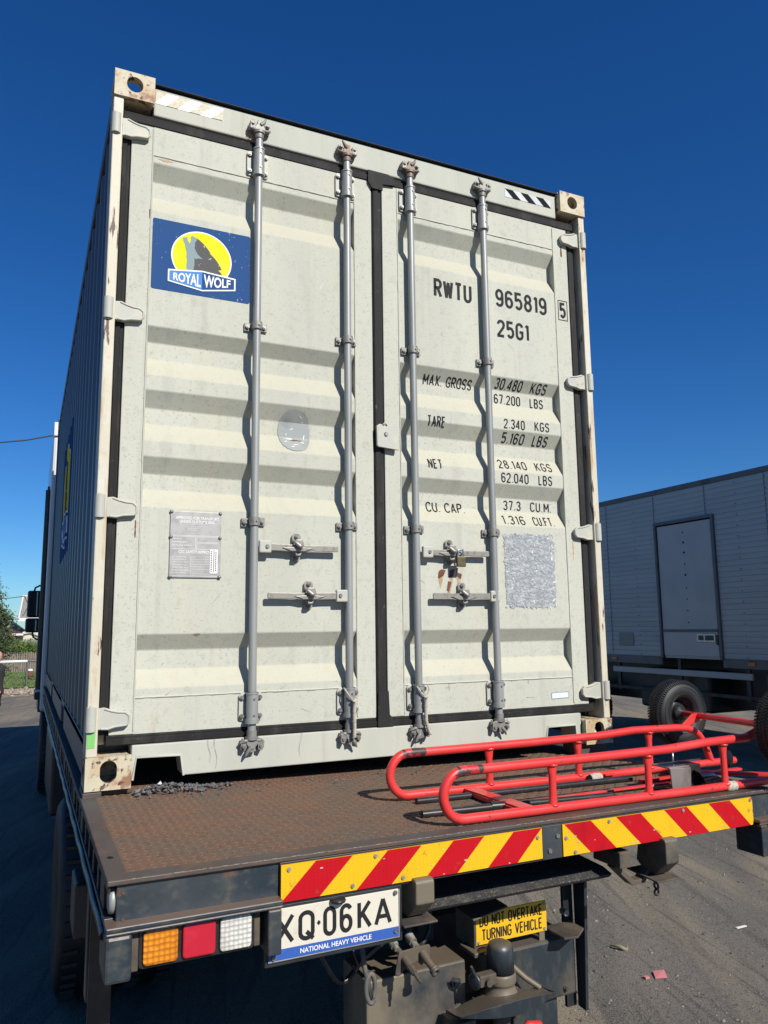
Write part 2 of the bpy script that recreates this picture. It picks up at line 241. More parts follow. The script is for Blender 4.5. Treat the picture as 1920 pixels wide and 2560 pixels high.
# ---------------------------------------------------------------- mesh helpers
class MB:
    def __init__(s): s.v = []; s.f = []; s.m = []; s.sm = []
    def add(s, vs, fs, mi=0, smooth=False):
        o = len(s.v); s.v += [tuple(v) for v in vs]
        for f in fs: s.f.append(tuple(i+o for i in f)); s.m.append(mi); s.sm.append(smooth)
        return s
    def box(s, x0, x1, y0, y1, z0, z1, mi=0):
        v = [(x, y, z) for x in (x0, x1) for y in (y0, y1) for z in (z0, z1)]
        return s.add(v, [(0, 1, 3, 2), (4, 6, 7, 5), (0, 4, 5, 1), (2, 3, 7, 6), (0, 2, 6, 4), (1, 5, 7, 3)], mi)
    def cyl(s, a, b, r, n=12, mi=0, r2=None, caps=True, ph=0.0):
        a = Vector(a); b = Vector(b); r2 = r if r2 is None else r2
        d = (b-a).normalized(); u = d.orthogonal().normalized() if abs(d.z) < .99 else Vector((1, 0, 0)); w = d.cross(u)
        ring = lambda c, q: [c + u*math.cos(ph+2*math.pi*i/n)*q + w*math.sin(ph+2*math.pi*i/n)*q for i in range(n)]
        A = ring(a, r); B = ring(b, r2)
        s.add(A+B, [(i, (i+1) % n, (i+1) % n+n, i+n) for i in range(n)], mi, n > 7)
        if caps: s.add(A, [tuple(reversed(range(n)))], mi); s.add(B, [tuple(range(n))], mi)
        return s
    def tube(s, pts, r, n=10, mi=0, closed=False, caps=True):
        P = [Vector(p) for p in pts]; L = len(P); rr = r if isinstance(r, (list, tuple)) else [r]*L
        prev = None; vs = []
        for i, p in enumerate(P):
            t = (P[(i+1) % L] - P[i-1]) if closed or 0 < i < L-1 else (P[1]-P[0] if i == 0 else P[-1]-P[-2])
            t.normalize()
            if prev is None: u = t.orthogonal().normalized()
            else:
                u = prev - t*prev.dot(t)
                u = u.normalized() if u.length > 1e-6 else t.orthogonal().normalized()
            prev = u; w = t.cross(u)
            vs += [p + u*math.cos(2*math.pi*k/n)*rr[i] + w*math.sin(2*math.pi*k/n)*rr[i] for k in range(n)]
        fs = []
        for i in range(L if closed else L-1):
            j = (i+1) % L
            fs += [(i*n+k, i*n+(k+1) % n, j*n+(k+1) % n, j*n+k) for k in range(n)]
        s.add(vs, fs, mi, True)
        if caps and not closed: s.add(vs[:n], [tuple(reversed(range(n)))], mi); s.add(vs[-n:], [tuple(range(n))], mi)
        return s
    def lathe(s, c, axis, prof, n=24, mi=0, smooth=True):
        """prof: (radius, distance along axis)"""
        c = Vector(c); d = Vector(axis).normalized(); u = d.orthogonal().normalized(); w = d.cross(u); vs = []
        for r, h in prof: vs += [c + d*h + u*math.cos(2*math.pi*k/n)*r + w*math.sin(2*math.pi*k/n)*r for k in range(n)]
        fs = [(i*n+k, i*n+(k+1) % n, (i+1)*n+(k+1) % n, (i+1)*n+k) for i in range(len(prof)-1) for k in range(n)]
        return s.add(vs, fs, mi, smooth)
    def prism(s, poly, y0, y1, ax=1, mi=0):
        """poly in the plane across axis ax; (x,z) for ax 1, (y,z) for ax 0, (x,y) for ax 2"""
        put = {1: lambda p, t: (p[0], t, p[1]), 0: lambda p, t: (t, p[0], p[1]), 2: lambda p, t: (p[0], p[1], t)}[ax]
        n = len(poly); A = [put(p, y0) for p in poly]; B = [put(p, y1) for p in poly]
        s.add(A+B, [tuple(range(n)), tuple(reversed(range(n, 2*n)))] + [(i, i+n, (i+1) % n+n, (i+1) % n) for i in range(n)], mi)
        return s
    def build(s, name, mats, parent=None, label=None, cat=None, group=None, kind=None, bevel=0, fn=None, recalc=True, col=C):
        me = bpy.data.meshes.new(name); vs = [fn(v) for v in s.v] if fn else s.v
        me.from_pydata(vs, [], s.f); me.validate()
        mats = mats if isinstance(mats, (list, tuple)) else [mats]
        for q in mats: me.materials.append(M[q] if isinstance(q, str) else q)
        if len(me.polygons) == len(s.m):
            me.polygons.foreach_set('material_index', s.m); me.polygons.foreach_set('use_smooth', s.sm)
        if recalc:
            bm = bmesh.new(); bm.from_mesh(me); bmesh.ops.recalc_face_normals(bm, faces=bm.faces[:]); bm.to_mesh(me); bm.free()
        return link(name, me, parent, label, cat, group, kind, bevel)
def link(name, me, parent=None, label=None, cat=None, group=None, kind=None, bevel=0):
    o = bpy.data.objects.new(name, me); C.objects.link(o)
    if parent is not None: own(o, parent)
    if label: o['label'] = label
    if cat: o['category'] = cat
    if group: o['group'] = group
    if kind: o['kind'] = kind
    if bevel:
        b = o.modifiers.new('bevel', 'BEVEL'); b.width = bevel; b.segments = 2; b.limit_method = 'ANGLE'; b.angle_limit = math.radians(35); b.harden_normals = False
    return o
ORG = {}
def own(o, p):
    o.parent = p
    if p.name in ORG: o.matrix_parent_inverse = Matrix.Translation(-Vector(ORG[p.name]))
def thing(name, loc, label, cat, group=None):
    o = bpy.data.objects.new(name, None); C.objects.link(o); o.location = loc; o['label'] = label; o['category'] = cat
    o.empty_display_size = .2
    if group: o['group'] = group
    ORG[o.name] = loc; return o
def copy_tree(src, loc, label, new_parent=None):
    """copies a thing, its parts and sub-parts"""
    r = src.copy(); C.objects.link(r); r.location = loc; r['label'] = label
    for c in src.children:
        d = c.copy(); C.objects.link(d); d.parent = r; d.matrix_parent_inverse = c.matrix_parent_inverse.copy()
        for e in c.children:
            f = e.copy(); C.objects.link(f); f.parent = d; f.matrix_parent_inverse = e.matrix_parent_inverse.copy()
    return r
def spawn(me, name, parent, loc=(0, 0, 0), rot=(0, 0, 0), sc=(1, 1, 1)):
    o = bpy.data.objects.new(name, me); C.objects.link(o); own(o, parent); o.location = loc; o.rotation_euler = rot; o.scale = sc; return o
def mesh_only(mb, name, mats, smooth=None):
    me = bpy.data.meshes.new(name); me.from_pydata(mb.v, [], mb.f)
    for q in (mats if isinstance(mats, (list, tuple)) else [mats]): me.materials.append(M[q])
    me.polygons.foreach_set('material_index', mb.m); me.polygons.foreach_set('use_smooth', mb.sm)
    bm = bmesh.new(); bm.from_mesh(me); bmesh.ops.recalc_face_normals(bm, faces=bm.faces[:]); bm.to_mesh(me); bm.free()
    return me
def text_tris(txt, bold=.0, spacing=1.0):
    cu = bpy.data.curves.new('lettering', 'FONT'); cu.body = txt; cu.offset = bold; cu.space_character = spacing; cu.resolution_u = 4
    o = bpy.data.objects.new('lettering', cu); me = bpy.data.meshes.new_from_object(o)
    vs = [v.co.copy() for v in me.vertices]; fs = [tuple(p.vertices) for p in me.polygons]
    bpy.data.objects.remove(o); bpy.data.curves.remove(cu); bpy.data.meshes.remove(me)
    return vs, fs
def text_fit(mb, txt, x0, x1, z0, z1, y, mi=0, bold=.0, spacing=1.0, fn=None):
    """lettering scaled into the rectangle; fn maps (u,v) in 0..1 to a point"""
    vs, fs = text_tris(txt, bold, spacing)
    ax = min(v.x for v in vs); bx = max(v.x for v in vs); az_ = min(v.y for v in vs); bz = max(v.y for v in vs)
    out = []
    for v in vs:
        u = (v.x-ax)/(bx-ax); w = (v.y-az_)/(bz-az_)
        out.append(fn(u, w) if fn else (x0+(x1-x0)*u, y, z0+(z1-z0)*w))
    return mb.add(out, fs, mi)

# ---- stroke lettering: round-ended technical gothic drawn as constant-width ribbons
def _arc(cx, cz, rx, rz, a0, a1, n=8): return [(cx+rx*math.cos(math.radians(a0+(a1-a0)*i/n)), cz+rz*math.sin(math.radians(a0+(a1-a0)*i/n))) for i in range(n+1)]
def _glyphs():
    w = .46; r = w/2; A = _arc; G = {}
    o = A(r, 1-r, r, r, 180, 0)+A(r, r, r, r, 0, -180)
    G['0'] = G['O'] = (w, [o+[o[0]]])
    G['Q'] = (w, [o+[o[0]], [(w*.5, .26), (w*1.05, -.04)]])
    G['1'] = (.16, [[(0, .86), (.16, 1), (.16, 0)]])
    G['2'] = (w, [A(r, 1-r, r, r, 175, 0)+[(w, .72), (w*.9, .58), (0, .06), (0, 0), (w, 0)]])
    G['3'] = (w, [A(r, .77, r, .23, 160, -80)+A(r, .27, r, .27, 80, -160)])
    G['4'] = (w, [[(w*.78, 0), (w*.78, 1), (0, .30), (0, .26), (w, .26)]])
    G['5'] = (w, [[(w*.95, 1), (.02, 1), (.02, .56)]+A(r, .31, r, .31, 130, -150)])
    G['6'] = (w, [A(r, .29, r, .29, 90, 450, 16), [(0, .29), (0, .66)]+A(r, .77, r, .23, 180, 20)])
    G['8'] = (w, [A(r, .77, r*.88, .23, 0, 360, 16), A(r, .27, r, .27, 0, 360, 16)])
    G['9'] = (w, [A(r, .71, r, .29, -90, 270, 16), [(w, .71), (w, .34)]+A(r, .23, r, .23, 0, -160)])
    G['7'] = (w, [[(0, 1), (w, 1), (w*.35, 0)]])
    G['A'] = (w*1.1, [[(0, 0), (w*.55, 1), (w*1.1, 0)], [(w*.2, .30), (w*.9, .30)]])
    G['B'] = (w, [[(0, 0), (0, 1), (w*.5, 1)]+A(w*.5, .77, r*.9, .23, 90, -90)+[(0, .54)], [(w*.5, .54)]+A(w*.5, .27, r, .27, 90, -90)+[(0, 0)]])
    G['C'] = (w, [A(r, 1-r, r, r, 10, 180)+A(r, r, r, r, 180, 350)])
    G['D'] = (w, [[(0, 0), (0, 1), (w*.4, 1)]+A(w*.45, .73, w*.55, .27, 90, 0)+A(w*.45, .27, w*.55, .27, 0, -90)+[(0, 0)]])
    G['E'] = (w*.85, [[(w*.85, 1), (0, 1), (0, 0), (w*.85, 0)], [(0, .52), (w*.75, .52)]])
    G['F'] = (w*.85, [[(w*.85, 1), (0, 1), (0, 0)], [(0, .52), (w*.75, .52)]])
    G['G'] = (w, [A(r, 1-r, r, r, 10, 180)+A(r, r, r, r, 180, 360)+[(w, .46), (w*.5, .46)]])
    G['H'] = (w, [[(0, 0), (0, 1)], [(w, 0), (w, 1)], [(0, .52), (w, .52)]])
    G['I'] = (.02, [[(0, 0), (0, 1)]])
    G['K'] = (w, [[(0, 0), (0, 1)], [(w*.95, 1), (0, .38)], [(w*.30, .56), (w, 0)]])
    G['L'] = (w*.8, [[(0, 1), (0, 0), (w*.8, 0)]])
    G['M'] = (w*1.25, [[(0, 0), (0, 1), (w*.62, .30), (w*1.25, 1), (w*1.25, 0)]])
    G['N'] = (w, [[(0, 0), (0, 1), (w, 0), (w, 1)]])
    G['P'] = (w, [[(0, 0), (0, 1), (w*.5, 1)]+A(w*.5, .75, r, .25, 90, -90)+[(0, .50)]])
    G['R'] = (w, [[(0, 0), (0, 1), (w*.5, 1)]+A(w*.5, .76, r, .24, 90, -90)+[(0, .52)], [(w*.45, .52), (w, 0)]])
    G['S'] = (w, [A(r, .77, r, .23, 15, 235)+A(r, .27, r, .27, 55, -165)])
    G['T'] = (w, [[(0, 1), (w, 1)], [(r, 1), (r, 0)]])
    G['U'] = (w, [[(0, 1)]+A(r, r, r, r, 180, 360)+[(w, 1)]])
    G['V'] = (w*1.05, [[(0, 1), (w*.52, 0), (w*1.05, 1)]])
    G['W'] = (w*1.35, [[(0, 1), (w*.34, 0), (w*.675, .95), (w*1.01, 0), (w*1.35, 1)]])
    G['X'] = (w, [[(0, 1), (w, 0)], [(w, 1), (0, 0)]])
    G['.'] = (.02, [[(0, 0), (0, .07)]])
    G[' '] = (.22, [])
    return G
GLY = _glyphs()
def _ribbon(P, h):
    P = [P[0]]+[P[i] for i in range(1, len(P)) if (abs(P[i][0]-P[i-1][0])+abs(P[i][1]-P[i-1][1])) > 1e-5]
    closed = abs(P[0][0]-P[-1][0])+abs(P[0][1]-P[-1][1]) < 1e-5
    if closed: P = P[:-1]
    n = len(P); L = []; Rr = []
    for i in range(n):
        d1 = d2 = None
        if closed or i > 0: a = P[i-1]; d1 = Vector((P[i][0]-a[0], P[i][1]-a[1])).normalized()
        if closed or i < n-1: a = P[(i+1) % n]; d2 = Vector((a[0]-P[i][0], a[1]-P[i][1])).normalized()
        if d1 is None: d1 = d2
        if d2 is None: d2 = d1
        t_ = (d1+d2); t_ = t_.normalized() if t_.length > .2 else d2
        nn = Vector((-t_.y, t_.x)); k = h/max(.45, nn.dot(Vector((-d2.y, d2.x))))
        L.append((P[i][0]+nn.x*k, P[i][1]+nn.y*k)); Rr.append((P[i][0]-nn.x*k, P[i][1]-nn.y*k))
    return L, Rr, closed
def _split(P, h):
    out = []; cur = [P[0]]
    for i in range(1, len(P)):
        cur.append(P[i])
        if i < len(P)-1:
            a = Vector((P[i][0]-P[i-1][0], P[i][1]-P[i-1][1])); c = Vector((P[i+1][0]-P[i][0], P[i+1][1]-P[i][1]))
            if a.length > 1e-6 and c.length > 1e-6 and a.normalized().dot(c.normalized()) < -.2: out.append(cur); cur = [P[i]]
    out.append(cur); return out
def stroke_text(mb, txt, x0, x1, z0, z1, wt=.13, gap=.22, mi=0, y=0.0, fn=None):
    """fits the lettering in the rectangle; wt is the stroke width as a share of the height"""
    h = z1-z0; k = h*(1-wt); tot = 0
    for i, c in enumerate(txt): tot += GLY[c][0]+(gap if i < len(txt)-1 else 0)
    wd = (x1-x0)-h*wt; sx = wd/max(tot, .01) if tot > .05 else k
    x = x0+h*wt/2; lay = 0
    for c in txt:
        g = GLY[c]
        for st in g[1]:
            for P in _split([(x+a*sx, z0+h*wt/2+b_*k) for a, b_ in st], h):
                if len(P) < 2: continue
                L, Rr, cl = _ribbon(P, h*wt/2); n = len(L); lay += 1
                off = -.00006*(lay % 5)
                vs = [(p[0], y+off, p[1]) for p in L+Rr]
                mb.add(vs, [(i, (i+1) % n, (i+1) % n+n, i+n) for i in range(n if cl else n-1)], mi)
        x += (g[0]+gap)*sx
    return mb
def cutlines(me, cuts, axis):
    bm = bmesh.new(); bm.from_mesh(me)
    bmesh.ops.triangulate(bm, faces=[f for f in bm.faces if len(f.verts) > 4])
    co = [v.co[axis] for v in bm.verts]; lo, hi = min(co), max(co)
    for c in cuts:
        if lo < c < hi:
            p = [0, 0, 0]; p[axis] = c; nn = [0, 0, 0]; nn[axis] = 1
            bmesh.ops.bisect_plane(bm, geom=bm.verts[:]+bm.edges[:]+bm.faces[:], plane_co=p, plane_no=nn)
    bm.to_mesh(me); bm.free()

# ================================================================ GROUND
GZ = -1.25
b = MB()
b.add([(-600, -600, GZ), (600, -600, GZ), (600, 900, GZ), (-600, 900, GZ)], [(0, 1, 2, 3)])
b.build('ground', 'asphalt', kind='structure')
b = MB()
N = 40
vs = []; fs = []
for i in range(N+1):
    x = -14+22*i/N; w = 21.4+random.uniform(-.25, .3)
    vs += [(x, w, GZ+.004), (x, 25.0, GZ+.03)]
fs = [(2*i, 2*i+2, 2*i+3, 2*i+1) for i in range(N)]
b.add(vs, fs).build('verge', 'verge', kind='structure')
b = MB(); b.add([(-14, 24.2, GZ+.05), (8, 24.2, GZ+.05), (8, 46, GZ+.05), (-14, 46, GZ+.05)], [(0, 1, 2, 3)])
b.build('lawn', 'grassm', kind='structure')
b = MB()
for i in range(2600):
    x = random.uniform(-2.6, .9); y = 24.2+random.random()**1.3*9; h = random.uniform(.02, .06); a = random.uniform(0, 3.14); dx = math.cos(a)*.02; dy = math.sin(a)*.02
    b.add([(x-dx, y-dy, GZ+.05), (x+dx, y+dy, GZ+.05), (x+random.uniform(-.03, .03), y+random.uniform(-.03, .03), GZ+.05+h)], [(0, 1, 2)])
o = b.build('grass', 'grassm', kind='stuff', label='short green grass in front of the paling fence', cat='grass', recalc=False)
def rock(b, c, r, mi=0):
    v = []
    for d in [(1, 0, 0), (-1, 0, 0), (0, 1, 0), (0, -1, 0), (0, 0, 1), (0, 0, -1)]:
        q = Vector(d)*r*random.uniform(.6, 1.25); q += Vector((random.uniform(-.3, .3)*r, random.uniform(-.3, .3)*r, random.uniform(-.2, .2)*r)); v.append(Vector(c)+q)
    b.add(v, [(0, 2, 4), (2, 1, 4), (1, 3, 4), (3, 0, 4), (2, 0, 5), (1, 2, 5), (3, 1, 5), (0, 3, 5)], mi)
b = MB()
for i in range(420):
    x = random.uniform(-2.2, 1.0); y = random.gauss(22.6, .6); rock(b, (x, y, GZ+.03), random.uniform(.02, .09))
b.build('rubble', 'verge', kind='stuff', label='pale rubble and bark along the road verge', cat='rubble')
b = MB()
for i in range(7000):
    x = 1.8+6*random.random()**1.5; y = random.uniform(-2.2, 4.5)
    rock(b, (x, y, GZ+.001), random.choice([.002, .003, .003, .004, .005, .007, .010]))
b.build('loose_stones', 'pebble', kind='stuff', label='small loose stones scattered over the asphalt yard', cat='stones')
b = MB()
b.add([(2.84, .24, GZ+.006), (2.90, .22, GZ+.01), (2.93, .27, GZ+.02), (2.88, .30, GZ+.012), (2.84, .24, GZ+.003), (2.90, .22, GZ+.004), (2.93, .27, GZ+.012), (2.88, .30, GZ+.004)], [(0, 1, 2, 3), (7, 6, 5, 4), (0, 4, 5, 1), (1, 5, 6, 2), (2, 6, 7, 3), (3, 7, 4, 0)])
b.box(2.79, 2.815, .255, .275, GZ+.003, GZ+.012)
b.build('plastic_scrap', 'pink', label='small pink plastic scrap lying on the asphalt behind the truck', cat='litter')
b = MB(); pts = [(2.90+.012*i, .66-.035*i+.004*i*i, GZ+.012+.008*math.sin(i)) for i in range(8)]
b.tube(pts, [.002, .008, .011, .012, .011, .009, .006, .002], 6)
b.build('dry_leaf', 'leaf', label='long curled dry gum leaf lying on the asphalt near the pink scrap', cat='leaf')
b = MB(); b.box(3.76, 3.84, .52, .535, GZ+.003, GZ+.008)
b.build('paper_straw', 'white', label='thin white sliver lying on the asphalt at the lower right', cat='litter')

# ================================================================ CONTAINER
CW, CH, CL = 2.438, 2.896, 6.058
D = .045           # outer flats of the doors
cont = thing('shipping_container', (0, 0, 0), 'weathered light grey twenty-foot shipping container standing on the flatbed truck', 'shipping container')
GR = [(2.539, 2.473, 2.398, 2.322), (1.815, 1.757, 1.684, 1.607), (1.543, 1.476, 1.409, 1.333), (1.267, 1.202, 1.137, 1.062), (.561, .499, .424, .356)]
DEP = .042
def prof(z):
    for a, b_, c, d in GR:
        if d <= z <= a:
            if z > b_: return DEP*(a-z)/(a-b_)
            if z >= c: return DEP
            return DEP*(z-d)/(c-d)
    return 0.0
ZB = sorted([z for g in GR for z in g])
# --- corner castings
def ring_plate(mb, w, h, t, hw, hh, n=28, put=None, cy=None, mi=0):
    """w x h plate, thickness t, with a stadium hole hw x hh; put(u,v,t)->xyz"""
    H = []; R = []
    for i in range(n):
        a = 2*math.pi*(i+.5)/n; c, s_ = math.cos(a), math.sin(a)
        if hh >= hw: px = c*hw/2; pz = s_*hw/2 + (hh-hw)/2*(1 if s_ > 0 else -1)
        else: px = c*hh/2 + (hw-hh)/2*(1 if c > 0 else -1); pz = s_*hh/2
        H.append((w/2+px, (cy or h/2)+pz))
        k = min((w/2)/max(abs(c), 1e-6), (h/2)/max(abs(s_), 1e-6)); R.append((w/2+c*k, h/2+s_*k))
    # corners exact
    for cx, cz in ((0, 0), (w, 0), (0, h), (w, h)):
        j = min(range(n), key=lambda i: (R[i][0]-cx)**2+(R[i][1]-cz)**2); R[j] = (cx, cz)
    for tt in (0, t):
        vs = [put(*p, tt) for p in H+R]
        mb.add(vs, [(i, (i+1) % n, (i+1) % n+n, i+n) for i in range(n)], mi)
    vs = [put(*p, 0) for p in H]+[put(*p, t) for p in H]; mb.add(vs, [(i, (i+1) % n, (i+1) % n+n, i+n) for i in range(n)], mi)
    vs = [put(*p, 0) for p in R]+[put(*p, t) for p in R]; mb.add(vs, [(i, (i+1) % n, (i+1) % n+n, i+n) for i in range(n)], mi)
def casting(sx, sy, sz):
    """local casting with outer corner at 0,0 (front y=0, side x=0); sx,sy mirror; sz top or bottom"""
    w, d_, h = .162, .178, .118; t = .022
    mb = MB(); X = (lambda x: x) if sx > 0 else (lambda x: CW-x); Y = (lambda y: y) if sy > 0 else (lambda y: CL-y); Zf = (lambda z: CH-h+z) if sz > 0 else (lambda z: z)
    hc = h/2 + (.004 if sz > 0 else .006)
    ring_plate(mb, w, h, t, .060 if sz < 0 else .066, .080 if sz < 0 else .070, put=lambda u, v, q: (X(u), Y(q), Zf(v)), cy=hc)
    ring_plate(mb, d_-2*t, h-2*t, t, .08, .058, put=lambda u, v, q: (X(q), Y(u+t), Zf(v+t)))
    ring_plate(mb, w, d_-t-.001, t, .064, .124, put=lambda u, v, q: (X(u), Y(v+t+.001), Zf(h-q if sz > 0 else q)))
    o = h-t if sz < 0 else 0.0
    mb.box(*sorted((X(0.001), X(w-.001))), *sorted((Y(t+.001), Y(d_-.001))), Zf(o), Zf(o+t-.001))
    mb.box(*sorted((X(w-t), X(w-.001))), *sorted((Y(t+.001), Y(d_-.001))), Zf(t+.001), Zf(h-t-.001))
    mb.box(*sorted((X(.001), X(w-.001))), *sorted((Y(d_-t), Y(d_-.002))), Zf(t+.001), Zf(h-t-.001))
    mb.build('corner_casting', 'casting', cont, bevel=.009)
for sx in (1, -1):
    for sy in (1, -1):
        for sz in (1, -1): casting(sx, sy, sz)
# --- posts
b = MB(); b.box(0, .040, .010, .15, .118, 2.778); b.box(.040, .072, .095, .15, .15, 2.75); b.build('corner_post', 'post', cont, bevel=.004)
b = MB(); b.box(2.400, 2.438, .010, .15, .118, 2.778); b.box(2.366, 2.400, .095, .15, .15, 2.75); b.build('corner_post', 'post', cont, bevel=.004)
for x in (0, 2.378):
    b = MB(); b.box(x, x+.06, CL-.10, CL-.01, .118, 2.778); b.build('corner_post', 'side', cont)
# green paint mark and weld joints on the left post
b = MB(); b.prism([(.004, .150), (.030, .152), (.032, .205), (.012, .212), (.003, .206)], .0085, .0095); b.build('paint_mark', 'green', cont, label='bright green paint mark low on the left post')
# --- header, sill
b = MB(); b.prism([(.035, 2.748), (.035, 2.876), (.05, 2.884), (.16, 2.884), (.16, 2.748)], .164, 2.274, 0); b.build('header', 'hdr', cont, bevel=.006)
b = MB(); b.prism([(.020, 2.8845), (.022, 2.889), (.30, 2.889), (.30, 2.8845)], .164, 2.274, 0)
b.build('roof_edge_strip', 'black', cont, label='thin dark rusty roof edge above the doors')
sill = [(.164, .148), (.164, .022), (.172, .022), (.182, .100), (.345, .096), (.356, .024), (2.062, .024), (2.074, .090), (2.234, .090), (2.242, .024), (2.274, .022), (2.274, .148)]
b = MB(); b.prism(sill, .032, .15); b.build('sill', 'hdr', cont, bevel=.004)
for pth in ([(.170, .030, .022), (.182, .030, .104), (.345, .030, .100), (.358, .030, .024)], [(2.060, .030, .024), (2.072, .030, .094), (2.236, .030, .094), (2.244, .030, .024)]): b = MB(); b.tube(pth, .005, 6); b.build('pocket_rim', 'hdr', cont)
# --- gaskets: rounded strips between the doors and the frame
def strip(mb, x0, x1, z0, z1, y=.05, h=.022):
    if x1-x0 < z1-z0:
        w = x1-x0; P = [(x0, y+h), (x0, y+.012), (x0+w*.14, y+.004), (x0+w*.58, y), (x0+w*.64, y+.007), (x1-w*.08, y+.005), (x1, y+.012), (x1, y+h)]; mb.prism(P, z0, z1, 2)
    else:
        w = z1-z0; P = [(y+h, z0), (y+.010, z0), (y+.003, z0+w*.12), (y, z0+w*.62), (y+.007, z0+w*.70), (y+.005, z1-w*.1), (y+.010, z1), (y+h, z1)]; mb.prism(P, x0, x1, 0)
b = MB(); strip(b, .042, .078, .19, 2.70, y=.043, h=.05); b.build('gasket', 'rubber', cont)
b = MB(); strip(b, 2.342, 2.384, .19, 2.70, y=.043, h=.05); b.build('gasket', 'rubber', cont)
b = MB(); strip(b, .046, 2.380, 2.698, 2.747, y=.038, h=.05); b.build('gasket', 'rubber', cont)
b = MB(); strip(b, .072, 2.364, .149, .187, y=.036, h=.05); b.build('gasket', 'rubber', cont)
b = MB(); strip(b, 1.184, 1.232, .188, 2.69, y=.036, h=.05)
b.prism([(1.160, 2.690), (1.160, 2.750), (1.265, 2.750), (1.300, 2.735), (1.300, 2.700), (1.236, 2.692), (1.236, 2.66), (1.180, 2.66)], .030, .037)
b.prism([(1.182, .150), (1.182, .19), (1.186, .30), (1.234, .30), (1.238, .200), (1.250, .188), (1.258, .150)], .029, .0355); b.build('gasket', 'rubber', cont)
b = MB(); b.box(.04, 2.40, .152, .158, .1, 2.8); b.build('rear_liner', 'black', cont)
# --- doors
def door(x0, xl, xr, x1, lab):
    d = MB()
    pts = [(D, 2.700)]
    zz = [2.700]
    P = [(2.700, D)]
    for a, b_, c, e in GR: P += [(a, D), (b_, D+DEP), (c, D+DEP), (e, D)]
    P.append((.188, D))
    poly = [(y, z) for z, y in P] + [(D+.052, .188), (D+.052, 2.700)]
    # front surface and back as strips
    n = len(P)
    vs = [(x, y, z) for x in (xl, xr) for z, y in P]
    d.add(vs, [(i, i+1, n+i+1, n+i) for i in range(n-1)])
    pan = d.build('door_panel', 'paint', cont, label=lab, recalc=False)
    md = pan.modifiers.new('bevel', 'BEVEL'); md.width = .0035; md.segments = 2; md.limit_method = 'ANGLE'; md.angle_limit = .3
    for p_ in pan.data.polygons: p_.use_smooth = False
    for a, b_ in ((x0, xl), (xr, x1)):
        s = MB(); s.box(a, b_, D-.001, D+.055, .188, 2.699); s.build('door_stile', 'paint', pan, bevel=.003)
    w = MB()
    w.tube([(xl, D-.001, z) for z in [2.69-.03*i for i in range(84)]], [.0028+random.random()*.0018 for _ in range(84)], 5)
    w.tube([(xr, D-.001, z) for z in [2.69-.03*i for i in range(84)]], [.0028+random.random()*.0018 for _ in range(84)], 5)
    nn = 40
    for zc in (2.570, .322): w.tube([(xl+(xr-xl)*i/nn, D-.0005, zc+random.uniform(-.001, .001)) for i in range(nn+1)], [.0028+random.random()*.002 for _ in range(nn+1)], 5)
    w.build('weld_bead', 'hdr', pan)
    return pan
doorL = door(.080, .168, 1.092, 1.180, 'left door panel with five pressed horizontal grooves')
doorR = door(1.236, 1.317, 2.246, 2.338, 'right door panel with five pressed horizontal grooves')
# --- hinges
def hinge(side, z):
    X = (lambda x: x) if side > 0 else (lambda x: CW-x)
    h = MB()
    pl = [(.026, .036), (.060, .040), (.085, .030), (.108, .024), (.135, .022), (.150, .008), (.150, -.018), (.140, -.030), (.100, -.034), (.075, -.042), (.050, -.040), (.026, -.038)]
    poly = [(X(a), z+c) for a, c in pl]
    if side < 0: poly.reverse()
    h.prism(poly, .022, .044)
    rim = [(X(a), .023, z+c*.90) for a, c in pl[1:-1]]
    h.tube(rim, .0055, 6)
    hp = h.build('hinge', 'hinge', cont, bevel=.005)
    h = MB(); h.cyl((X(.014), .016, z-.044), (X(.014), .016, z+.044), .0195, 16); h.cyl((X(.014), .016, z-.050), (X(.014), .016, z+.050), .010, 10)
    h.build('hinge_knuckle', 'hinge', hp)
for z in (2.655, 1.850, 1.050, .253):
    hinge(1, z)
for z in (2.640, 1.842, 1.045, .253): hinge(-1, z)
# --- locking rods
RY = D-.030
def bolt(mb, x, y, z, r=.0095, h=.009):
    mb.cyl((x, y, z), (x, y-h, z), r, 6, ph=random.random()); mb.cyl((x, y-h, z), (x, y-h-.003, z), r*.55, 8)
bolt_me = mesh_only((lambda q: (bolt(q, 0, 0, 0), q)[1])(MB()), 'bolt', 'bolt')
def sleeve(x, z0, z1, rod, dark):
    s = MB(); s.cyl((x, RY, z0), (x, RY, z1), .0245, 20); s.cyl((x, RY, z0-.006), (x, RY, z0+.012), .0275, 20); s.cyl((x, RY, z1-.008), (x, RY, z1), .0268, 20)
    q = s.build('rod_sleeve', 'castrust' if dark else 'galv', rod)
    zc = (z0+z1)/2; h = (z1-z0)/2
    for sd in (-1, 1):
        p = MB(); a = x+sd*.022; c = x+sd*.049
        zo = -.004*sd
        P = [(a, zc-h+.004), (c-sd*.008, zc-h+.004), (c, zc-h+.014), (c, zc+h-.014), (c-sd*.008, zc+h-.004), (a, zc+h-.004)]
        if sd < 0: P.reverse()
        p.prism(P, D-.010, D-.003)
        p.build('bracket_plate', 'hinge', rod, bevel=.002)
        for zz in (zc-h*.62, zc+h*.62): spawn(bolt_me, 'bolt', rod, (x+sd*.037, D-.010, zz), (0, random.random()*3, 0))
    for zz in (zc-h*.55, zc+h*.55): spawn(bolt_me, 'bolt', rod, (x+.003, RY-.018, zz), (0, 0, 0), (.55, .9, .55))
